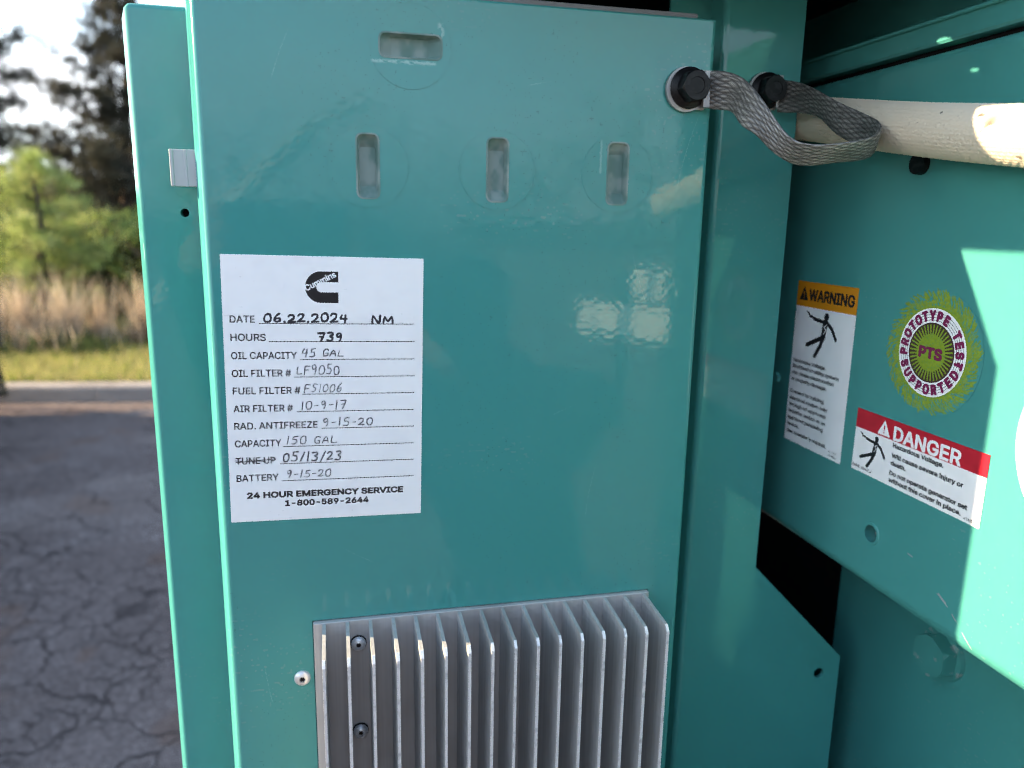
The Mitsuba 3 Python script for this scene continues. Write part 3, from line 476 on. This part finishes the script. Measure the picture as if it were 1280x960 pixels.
rows = [('DATE', 3.5, -37.3, 13.2, 18.9), ('HOURS', 3.5, -47.6, 18.8, 23.9), ('OIL CAPACITY', 3.5, -58.0, 35.4, 40.5), ('OIL FILTER #', 3.5, -68.2, 32.0, 37.2), ('FUEL FILTER #', 3.6, -78.4, 36.9, 41.4),
        ('AIR FILTER #', 3.6, -88.8, 32.5, 38.2), ('RAD. ANTIFREEZE', 3.6, -99.1, 46.2, 52.0), ('CAPACITY', 3.6, -109.6, 25.4, 29.8), ('TUNE UP', 3.6, -120.0, 21.9, 28.3), ('BATTERY', 3.7, -130.5, 23.3, 28.7)]
for s_, u, v, w, l0 in rows:
    ink(SL + '__printed_line', text(s_, u, v, 3.9, w, fat=0.10), 'print_black', FR, lo)
    ink(SL + '__ruled_line', flat(sbox(l0, v - 0.70, 106.2, v - 0.26), 0.1), 'rule_grey', FR, lo)
ink(SL + '__printed_line', text('24 HOUR EMERGENCY SERVICE', 9.2, -141.0, 3.35, 90.6, True, fat=0.17), 'print_black', FR, lo)
ink(SL + '__printed_line', text('1-800-589-2644', 30.4, -146.6, 3.25, 48.6, True, fat=0.15), 'print_black', FR, lo)
G = {'0': [[(.5, 1), (.15, .8), (.08, .4), (.3, .02), (.65, .05), (.88, .45), (.75, .88), (.5, 1)]], '1': [[(.45, 1), (.4, 0)]], '2': [[(.1, .78), (.35, 1), (.72, .9), (.7, .6), (.1, .04), (.9, .08)]],
     '3': [[(.15, .92), (.6, 1), (.8, .78), (.45, .55), (.82, .35), (.6, .03), (.1, .08)]], '4': [[(.3, 1), (.1, .5), (.85, .5)], [(.72, .95), (.66, 0)]], '5': [[(.85, 1), (.3, .98), (.22, .58), (.65, .6), (.82, .3), (.5, .02), (.12, .06)]],
     '6': [[(.7, 1), (.25, .6), (.15, .2), (.45, .0), (.8, .18), (.7, .45), (.25, .35)]], '7': [[(.1, .95), (.85, .98), (.45, 0)], [(.3, .5), (.75, .52)]], '8': [[(.75, .85), (.4, 1), (.25, .75), (.75, .3), (.5, 0), (.2, .2), (.75, .85)]],
     '9': [[(.75, .75), (.5, 1), (.18, .8), (.35, .5), (.75, .75), (.7, .35), (.55, 0)]], '.': [[(.35, .03), (.42, .06)]], '-': [[(.15, .42), (.8, .45)]], '/': [[(.8, 1.05), (.2, -.05)]], ' ': [],
     'N': [[(.1, 0), (.15, .95), (.75, .05), (.85, 1)]], 'M': [[(.05, 0), (.2, .95), (.5, .35), (.85, 1), (.95, 0)]], 'G': [[(.85, .85), (.5, 1), (.12, .55), (.3, .05), (.8, .08), (.85, .42), (.5, .42)]],
     'A': [[(.05, 0), (.5, .8), (.9, 0)], [(.25, .32), (.72, .34)]], 'L': [[(.2, .8), (.15, .05), (.9, .06)]], 'F': [[(.15, 0), (.25, 1), (.9, .95)], [(.2, .5), (.7, .52)]], 'S': [[(.85, .9), (.4, 1), (.25, .7), (.75, .4), (.5, .02), (.1, .1)]]}
hr = random.Random(3)
def hand(s_, u, v, w, h, pen):
    sl = hr.uniform(0.0, 0.26)
    adv = sum({'.': .45, '1': .6, '-': .8, '/': .8, ' ': .7}.get(c, 1.0) for c in s_); k = w / adv; x = u; L = []
    for c in s_:
        a = {'.': .45, '1': .6, '-': .8, '/': .8, ' ': .7}.get(c, 1.0) * k; hh, dy = h * hr.uniform(.88, 1.08), hr.uniform(-.06, .06) * h
        for l in G[c]:
            q = np.array([(x + a * .86 * px_ + sl * hh * py_ + hr.uniform(-.03, .03) * h, v + dy + hh * py_) for px_, py_ in l])
            if len(q) > 2:
                tt = np.linspace(0, len(q) - 1, 5 * len(q)); 
                from scipy.interpolate import PchipInterpolator
                q = PchipInterpolator(np.arange(len(q)), q)(tt)
            q = q + 0.055 * h * np.stack([meshkit.noise(np.column_stack([q * 0.45, q[:, :1] * 0 + 3.3]), 1 + len(L)), meshkit.noise(np.column_stack([q * 0.45, q[:, :1] * 0 + 8.1]), 9 + len(L))], 1); L.append(q)
        x += a
    segs = [LineString(q[i_:i_ + 2]).buffer(pen / 2 * (0.72 + 0.56 * float(meshkit.noise(np.array([[q[i_][0] * 0.7, q[i_][1] * 0.7, 2.0]]), 4)[0])), quad_segs=3) for q in L for i_ in range(len(q) - 1)]
    return flat(unary_union(segs).simplify(0.03), 0.1)
for s_, u, v, w, h, pen, mm in (('06.22.2024', 21.2, -37.0, 47.0, 4.6, 1.15, 'marker_ink'), ('NM', 80.8, -37.5, 13.5, 4.4, 1.15, 'marker_ink'), ('739', 50.4, -47.9, 15.0, 5.0, 1.15, 'marker_ink'), ('45 GAL', 41.2, -56.9, 24.5, 4.6, 0.62, 'pen_ink'),
        ('LF9050', 38.2, -67.4, 25.0, 5.4, 0.62, 'pen_ink'), ('FS1006', 42.0, -77.9, 22.4, 4.8, 0.55, 'pen_ink'), ('10-9-17', 40.2, -88.0, 26.6, 4.8, 0.62, 'pen_ink'), ('9-15-20', 52.4, -98.2, 30.2, 4.6, 0.62, 'pen_ink'),
        ('150 GAL', 31.4, -108.9, 30.0, 4.9, 0.62, 'pen_ink'), ('05/13/23', 29.2, -119.4, 34.6, 5.4, 0.8, 'marker_ink'), ('9-15-20', 30.8, -129.3, 26.8, 4.4, 0.62, 'pen_ink')):
    ink(SL + '__handwritten_entry', hand(s_, u, v, w, h, pen), mm, FR, lo)
ink(SL + '__strike_out', flat(stroke([[(3.2, -117.7), (9, -118.6), (15, -118.0), (25.8, -117.4)], [(3.6, -118.9), (12, -118.3), (20, -118.6)]], 0.5), 0.1), 'marker_ink', FR, lo + 0.02)
thing(SL, 'white service label with black logo and handwritten dates on the teal panel', 'label')

# --- stickers on the cover face (x = 0.347, facing -x; text runs towards the viewer)
def cover_frame(y, z, deg=0.0):
    a = math.radians(deg); u = np.array([0, -math.cos(a), math.sin(a)]); v = np.array([0, math.sin(a), math.cos(a)]); return frame(np.array([0.3468, y, z]), u, v)
def shocked_man(sc):
    S = lambda l: [(x * sc, y * sc) for x, y in l]
    limbs = [stroke([S([(38, -28), (36.6, -38.5)])], 5.4 * sc), stroke([S([(37.5, -27.5), (30, -27.2), (24, -26.4)])], 2.7 * sc), stroke([S([(39.5, -27.5), (45.5, -31), (51.5, -38.5)])], 2.8 * sc), stroke([S([(36.6, -38.5), (28.5, -42.2), (18.2, -46.8)])], 3.4 * sc), stroke([S([(36.9, -38.5), (34.2, -45.5), (28.8, -53.5)])], 3.4 * sc), Point(38.6 * sc, -23.4 * sc).buffer(2.7 * sc)]
    bolt = Polygon(S([(13.4, -22.0), (17.5, -22.0), (19, -24.4), (21.3, -23.9), (24.5, -26.5), (20.4, -26.0), (18.2, -26.3), (16.8, -23.6)]))
    zig = stroke([S([(39.8, -29), (36.6, -31.2), (39.4, -32.8), (36.6, -36.2)])], 0.75 * sc)
    return unary_union(limbs + [bolt]).difference(zig)
def triangle(u, v, w, h): return Polygon([(u, v), (u + w, v), (u + w / 2, v + h)]).buffer(0.35)
def bang(u, v, w, h): return unary_union([Polygon([(u + w / 2 - 0.75, v + h * .66), (u + w / 2 + 0.75, v + h * .66), (u + w / 2 + .4, v + h * .3), (u + w / 2 - .4, v + h * .3)]), Point(u + w / 2, v + h * .16).buffer(0.6)])
WF = cover_frame(0.0762, -0.0411, 0.15); WL = 'warning_label'
add(WL + '__backing', put(flat(sbox(0, -124.5, 70.3, -18.6), 0.2), WF), 'label_white', False)
add(WL + '__orange_band', put(flat(sbox(0, -18.6, 70.3, 0), 0.2), WF), 'warning_orange', False)
lo = 0.22
ink(WL + '__alert_symbol', flat(triangle(3.8, -13.6, 10.0, 9.2).difference(bang(3.8, -13.6, 10.0, 9.2)), 0.1), 'print_black', WF, lo)
ink(WL + '__printed_line', text('WARNING', 15.4, -13.3, 7.8, 52.0, True, fat=0.18), 'print_black', WF, lo)
ink(WL + '__pictogram', flat(shocked_man(1.0), 0.1), 'print_black', WF, lo)
for s_, v, w in (('Hazardous Voltage.', -61.7, 41.0), ('Backfeed to utility system', -66.5, 56.4), ('can cause electrocution', -71.4, 52.0), ('or property damage.', -76.4, 44.0), ('Connect to building', -86.3, 42.4), ('electrical system only', -91.6, 47.7), ('through an approved', -96.7, 46.4), ('isolation switch or an', -102.0, 47.2), ('approved paralleling', -107.2, 44.8), ('device.', -112.4, 15.4), ('See operator\'s manual.', -118.0, 50.3)):
    ink(WL + '__printed_line', text(s_, 2.6, v, 2.55, w, True, fat=0.08), 'print_black', WF, lo)
ink(WL + '__printed_line', text('98-6759', 55.5, -119.6, 1.4, 10.0), 'print_black', WF, lo); ink(WL + '__printed_line', text('<TMI>', 55.5, -122.6, 1.5, 10.5, True), 'print_black', WF, lo)
thing(WL, 'tall white warning label with orange heading band on the teal cover', 'label')

DF = cover_frame(-0.0070, -0.1207, -0.1); DL = 'danger_label'
add(DL + '__backing', put(flat(sbox(0, -42.9, 110.4, -13.1), 0.2), DF), 'label_white', False)
add(DL + '__red_band', put(flat(sbox(0, -13.1, 110.4, 0), 0.2), DF), 'danger_red', False)
ink(DL + '__alert_symbol', flat(triangle(22.0, -11.8, 10.8, 9.2).difference(bang(22.0, -11.8, 10.8, 9.2)), 0.1), 'label_white', DF, lo)
ink(DL + '__printed_line', text('DANGER', 36.4, -12.2, 8.4, 55.0, True, fat=0.22), 'label_white', DF, lo)
ink(DL + '__pictogram', flat(affinity.translate(shocked_man(0.68), -4.4, -0.6), 0.1), 'print_black', DF, lo)
for s_, v, w in (('Hazardous Voltage.', -17.2, 42.6), ('Will cause severe injury or', -23.9, 58.6), ('death.', -28.9, 13.3), ('Do not operate generator set', -35.5, 63.6), ('without this cover in place.', -40.2, 59.8)):
    ink(DL + '__printed_line', text(s_, 37.0, v, 2.7, w, True, fat=0.10), 'print_black', DF, lo)
ink(DL + '__printed_line', text('0098-0347.J', 0.9, -40.6, 1.9, 19.0, fat=0.06), 'print_black', DF, lo); ink(DL + '__printed_line', text('<TMI>', 99.0, -41.4, 1.6, 8.0, True), 'print_black', DF, lo)
thing(DL, 'wide white danger label with red heading band on the teal cover', 'label')

PF = cover_frame(-0.0652, -0.0730, 0.0); PL = 'test_sticker'
def ragged(r0, r1, n, seed, swirl):
    r = random.Random(seed); pts = []
    for i in range(n):
        a = 2 * math.pi * i / n; pts += [(r0 * math.cos(a), r0 * math.sin(a))]; b = a + swirl * r.uniform(.6, 1.2); q = r0 + (r1 - r0) * r.uniform(.45, 1.0); pts += [(q * math.cos(b), q * math.sin(b))]
    return Polygon(pts).buffer(0)
add(PL + '__clear_film', put(flat(Point(0, 0).buffer(38.5, quad_segs=32), 0.12), PF), 'clear_film', False)
fr = random.Random(6); slivers = [Point(0, 0).buffer(28.2, quad_segs=32)]
for i_ in range(1100):
    a = fr.uniform(0, 2 * math.pi); r0_ = 27.5 + 8.0 * fr.random() ** 1.5; r1_ = r0_ + fr.uniform(0.8, 3.2); w_ = fr.uniform(.18, .46)
    slivers.append(LineString([(q * math.cos(a + (q - 27) * .022), q * math.sin(a + (q - 27) * .022)) for q in np.linspace(r0_, max(r0_ + 1.2, r1_), 4)]).buffer(w_, quad_segs=2))
ink(PL + '__sunburst', flat(unary_union(slivers).simplify(0.04), 0.06), 'sticker_green', PF, 0.12)
ink(PL + '__white_ring', flat(Point(0, 0).buffer(26.6, quad_segs=32), 0.06), 'label_white', PF, 0.2)
rr = []
for q in (19.6, 21.2, 22.8, 24.4): rr.append(Point(0, 0).buffer(q + .14, quad_segs=32).difference(Point(0, 0).buffer(q - .14, quad_segs=32)))
ink(PL + '__ring_lines', flat(unary_union(rr), 0.05), 'pen_ink', PF, 0.24)
ink(PL + '__brown_disc', flat(Point(0, 0).buffer(18.0, quad_segs=32), 0.06), 'sticker_brown', PF, 0.27)
rays = unary_union([Polygon([(10.5 * math.cos(a - .055), 10.5 * math.sin(a - .055)), (17.0 * math.cos(a - .03), 17.0 * math.sin(a - .03)), (17.0 * math.cos(a + .03), 17.0 * math.sin(a + .03)), (10.5 * math.cos(a + .055), 10.5 * math.sin(a + .055))]) for a in np.arange(40) / 40 * 2 * math.pi] + [Point(0, 0).buffer(11.2)])
ink(PL + '__green_rays', flat(rays, 0.06), 'sticker_green', PF, 0.34)
ink(PL + '__printed_line', text('PTS', -9.2, -3.2, 6.0, 18.0, True, fat=0.4), 'sticker_purple', PF, 0.42)
def around(s_, a_mid, span, r, cap, outward=True):
    ms = []; n = len(s_)
    for i, ch in enumerate(s_):
        if ch == ' ': continue
        g = meshkit.text_mesh(ch, cap, 0.1, True); v = g.vertices; v[:, 0] -= (v[:, 0].min() + v[:, 0].max()) / 2; v[:, 0] *= 0.86; v[:, 1] -= cap / 2
        a = a_mid + (1 if not outward else -1) * (i - (n - 1) / 2) / (n - 1) * span; th = a - math.pi / 2 if outward else a + math.pi / 2; c, s2 = math.cos(th), math.sin(th)
        g.vertices = np.stack([r * math.cos(a) + c * v[:, 0] - s2 * v[:, 1], r * math.sin(a) + s2 * v[:, 0] + c * v[:, 1], v[:, 2]], 1); ms.append(g)
    return trimesh.util.concatenate([put(q, np.eye(4)) for q in ms] + [put(q, M_) for q in ms for M_ in [trimesh.transformations.translation_matrix([.42 * math.cos(b), .42 * math.sin(b), .005 * (k_ + 1)]) for k_, b in enumerate(np.arange(6) * math.pi / 3)]])
ink(PL + '__printed_line', around('PROTOTYPE TEST', math.radians(88), math.radians(196), 22.2, 5.4), 'sticker_purple', PF, 0.42)
ink(PL + '__printed_line', around('SUPPORTED', math.radians(270), math.radians(128), 22.2, 5.4, False), 'sticker_purple', PF, 0.42)
for a in (math.radians(188), math.radians(352)): ink(PL + '__printed_dot', flat(Point(22 * math.cos(a), 22 * math.sin(a)).buffer(1.2), 0.1), 'sticker_purple', PF, 0.42)
thing(PL, 'round green sunburst sticker with white lettered ring above the danger label', 'sticker')
RF = cover_frame(-0.1872, -0.1038, 0.0)
add('round_decal__backing', put(flat(Point(0, 0).buffer(55.8, quad_segs=48).intersection(sbox(-60, -60, 0.5, 60)), 0.2), RF), 'label_white', False)
ink('round_decal__emblem', flat(unary_union([Point(0, 0).buffer(51.0, quad_segs=40).difference(Point(0, 0).buffer(22)).intersection(Polygon([(0, 4), (-60, 22), (-60, -14), (0, -6)]))]), 0.06), 'teal_dull', RF, 0.2)
thing('round_decal', 'large round white decal cut off by the right picture edge', 'sticker')

# --- sleeved hose
ys = np.linspace(0.34, -0.30, 300); zc = 0.0640 + 0.150 * (-ys * -1.0)
hp = np.column_stack([0.3312 - 0.0 * ys, ys, 0.0639 + 0.150 * ys + 0.0012 * np.sin(ys * 22)])
seg, N = 200, 1300
yy = np.linspace(0.34, -0.30, N); pts = np.column_stack([np.interp(yy, ys[::-1], hp[::-1, 0]), yy, 0.0639 + 0.150 * yy + 0.0010 * np.sin(yy * 22)])
ang = np.arange(seg) / seg * 2 * math.pi; A, Yk = np.meshgrid(ang, np.arange(N), indexing='xy')
su, sv = A * 40 / 2, yy[Yk] / 0.0026 * math.pi
weave = np.where((np.floor(su / math.pi) + np.floor(sv / math.pi)) % 2 == 0, np.abs(np.sin(su)) , np.abs(np.sin(sv)) * 0.75)
rad = 0.01465 + 0.00042 * weave + 0.0002 * (meshkit.fbm(np.stack([np.cos(A) * 1.5, np.sin(A) * 1.5, yy[Yk] * 25], -1), 3, 2) - 0.5)
V = np.stack([pts[Yk, 0] + rad * np.cos(A), pts[Yk, 1], pts[Yk, 2] + rad * np.sin(A)], -1).reshape(-1, 3)
i = np.arange(N * seg).reshape(N, seg); j = np.roll(i, -1, 1); F = np.stack([i[:-1], i[1:], j[1:], j[:-1]], -1).reshape(-1, 4)
ce = V[-seg:].mean(0); V = np.vstack([V, V[-seg:] * 0.35 + ce * 0.65 + [0, 0.02, 0], ce + [0, 0.021, 0]]); b0 = N * seg
k_ = np.arange(seg); F = np.vstack([F, np.stack([b0 - seg + k_, b0 - seg + (k_ + 1) % seg, b0 + (k_ + 1) % seg, b0 + k_], 1), np.stack([b0 + k_, b0 + (k_ + 1) % seg, k_ * 0 + len(V) - 1, k_ * 0 + len(V) - 1], 1)])
scene['sleeved_hose'] = mikit.ply((V, F), 'woven_sleeve', True)
thing('sleeved_hose', 'cream hose in a stained woven sleeve running below the teal rail', 'hose')

# --- braided grounding strap with lugs and bolts
E_ = np.array([0, -0.45, 0])
rows = np.array([[.2177, -.005, .0879, .2193, -.005, .0677], [.2258, -.010, .0879, .2272, -.0095, .0662], [.2324, -.016, .0852, .2323, -.015, .0642], [.2379, -.022, .0796, .2348, -.0205, .0569], [.2442, -.027, .0705, .2411, -.025, .0520],
    [.2519, -.030, .0597, .2514, -.0253, .0439], [.2587, -.032, .0515, .2610, -.0247, .0385], [.2652, -.034, .0474, .2698, -.024, .0356], [.2762, -.036, .0461, .2792, -.026, .0350], [.2920, -.038, .0476, .2928, -.028, .0370], [.3049, -.037, .0500, .3075, -.027, .0385],
    [.3151, -.034, .0531, .3179, -.024, .0403], [.3241, -.027, .0577, .3246, -.020, .0427], [.3286, -.020, .0621, .3287, -.016, .0454], [.3275, -.013, .0664, .3279, -.0103, .0486], [.3222, -.007, .0705, .3230, -.0057, .0511], [.3146, -.002, .0747, .3172, -.002, .0540],
    [.3055, .001, .0793, .3091, .001, .0602], [.2971, .005, .0843, .3030, .005, .0672], [.2893, .010, .0883, .2927, .010, .0698], [.2788, .0145, .0895, .2781, .0145, .0703]])
bulge = np.interp(np.arange(21), [0, 2, 6, 12, 16, 19, 20], [0, 0.004, .016, .022, .018, .005, 0.0])
for k_ in (0, 3):
    q = (rows[:, k_:k_ + 3] - E_) * np.interp(np.arange(21), [13, 20], [1.0, PS])[:, None]; rows[:, k_:k_ + 3] = E_ + q * (1 - bulge / q[:, 1])[:, None]
from scipy.interpolate import CubicSpline
s_ = np.r_[0, np.cumsum(np.linalg.norm(np.diff((rows[:, :3] + rows[:, 3:]) / 2, axis=0), axis=1))]; cs = CubicSpline(s_, rows)
NS, NW = 1000, 84; S = np.linspace(0, s_[-1], NS); Q = cs(S); from scipy.ndimage import gaussian_filter1d
Q = gaussian_filter1d(Q, 9, axis=0, mode='nearest'); tang = np.gradient((Q[:, :3] + Q[:, 3:]) / 2, axis=0); tang /= np.linalg.norm(tang, axis=1, keepdims=True)
wid = Q[:, 3:] - Q[:, :3]; nrm = np.cross(wid, tang); nrm /= np.linalg.norm(nrm, axis=1, keepdims=True)
if nrm[0, 1] > 0: nrm = -nrm
W = np.linspace(-0.5, 0.5, NW); SS, WW = np.meshgrid(S, W, indexing='ij')
def plait(flip):
    a = (SS / 0.0100 + WW * 6.6 * flip) + 0.45 * meshkit.noise(np.stack([SS * 220, WW * 7, WW * 0], -1), 3); b = (SS / 0.0100 - WW * 6.6 * flip) + 0.45 * meshkit.noise(np.stack([SS * 220, WW * 7, WW * 0 + 4], -1), 5)
    over = (np.floor(a) + np.floor(b)) % 2 == 0; fa, fb = a - np.floor(a), b - np.floor(b)
    pa, pb = np.sqrt(np.clip(1 - (2 * fa - 1) ** 2, 0, 1)), np.sqrt(np.clip(1 - (2 * fb - 1) ** 2, 0, 1))
    h = np.where(over, pa * (0.55 + 0.45 * np.sin(np.pi * fb)), pb * (0.55 + 0.45 * np.sin(np.pi * fa)))
    wire = np.where(over, np.sin(fa * 2 * np.pi * 5), np.sin(fb * 2 * np.pi * 5)); return h, wire
edge = np.sqrt(np.clip(1 - (2 * np.abs(WW)) ** 6, 0, 1)); C0 = (Q[:, None, :3] + Q[:, None, 3:]) / 2 + wid[:, None, :] * WW[..., None]
Vs, Cs = [], []
for sgn in (1, -1):
    h, wire = plait(sgn); t = (0.0010 * edge + 0.00062 * (h - 0.4) * edge + 0.00006 * wire * edge)
    Vs.append((C0 + sgn * nrm[:, None, :] * t[..., None]).reshape(-1, 3))
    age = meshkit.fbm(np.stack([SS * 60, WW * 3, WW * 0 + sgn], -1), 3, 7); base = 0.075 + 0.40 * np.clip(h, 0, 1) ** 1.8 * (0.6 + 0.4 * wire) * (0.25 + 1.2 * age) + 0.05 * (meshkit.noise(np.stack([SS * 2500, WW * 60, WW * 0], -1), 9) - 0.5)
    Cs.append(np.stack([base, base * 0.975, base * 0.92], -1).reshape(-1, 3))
n1 = NS * NW; i = np.arange(n1).reshape(NS, NW); Fq = np.stack([i[:-1, :-1], i[:-1, 1:], i[1:, 1:], i[1:, :-1]], -1).reshape(-1, 4); Fb = Fq[:, ::-1] + n1
rim = []
for e in (0, NW - 1):
    q = i[:, e]; f = np.stack([q[:-1], q[1:], q[1:] + n1, q[:-1] + n1], 1); rim.append(f if e == NW - 1 else f[:, ::-1])
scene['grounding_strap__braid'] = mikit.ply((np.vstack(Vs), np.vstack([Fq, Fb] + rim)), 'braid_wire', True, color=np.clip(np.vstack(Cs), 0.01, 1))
def lug(cx, cz, x1, y0, w=0.0226):
    p = unary_union([Point(cx, cz).buffer(0.0128, quad_segs=16), sbox(cx, cz - w / 2, x1, cz + w / 2)]).buffer(-0.0006).buffer(0.0006)
    return prism_xz(p, y0 - 0.0022, y0) + prism_xz(sbox(x1 - 0.003, cz - w / 2 + 0.001, x1 + 0.001, cz + w / 2 - 0.001), y0 - 0.0072, y0 - 0.0004)
def flange_bolt(cx, cz, y0, seed, sc=1.0):
    fl = lathe_y([(0, 0), (0.0118 * sc, 0), (0.0118 * sc, 0.0016), (0.0112 * sc, 0.0022), (0.0088 * sc, 0.0034), (0, 0.0034)], cx, cz, y0, 48)
    hx = Manifold.cylinder(0.0095, 0.0092 * sc, 0.0092 * sc, 6).rotate([0, 0, seed]) ^ Manifold.revolve(CrossSection([np.array([(0, 0), (0.0094 * sc, 0), (0.0094 * sc, 0.0078), (0.0080 * sc, 0.0095), (0, 0.0095)])]), 40)
    hx -= Manifold.cylinder(0.002, 0.0045 * sc, 0.0055 * sc, 30).translate([0, 0, 0.0090])
    return fl + hx.rotate([90, 0, 0]).translate([cx, y0 - 0.002, cz])
add('grounding_strap__lug', lug(0.2076, 0.0778, 0.2196, -0.0006), 'zinc_plate', 25); add('grounding_strap__lug', lug(0.2886, 0.0879, 0.2974, PY - 0.0004), 'zinc_plate', 25)
add('grounding_strap__bolt', flange_bolt(0.2090, 0.0785, -0.0029, 12), 'black_bolt', 25); add('grounding_strap__bolt', flange_bolt(0.2896, 0.0885, PY - 0.0027, 20), 'black_bolt', 25)
thing('grounding_strap', 'grey braided metal grounding strap looped between two black bolts', 'grounding strap')
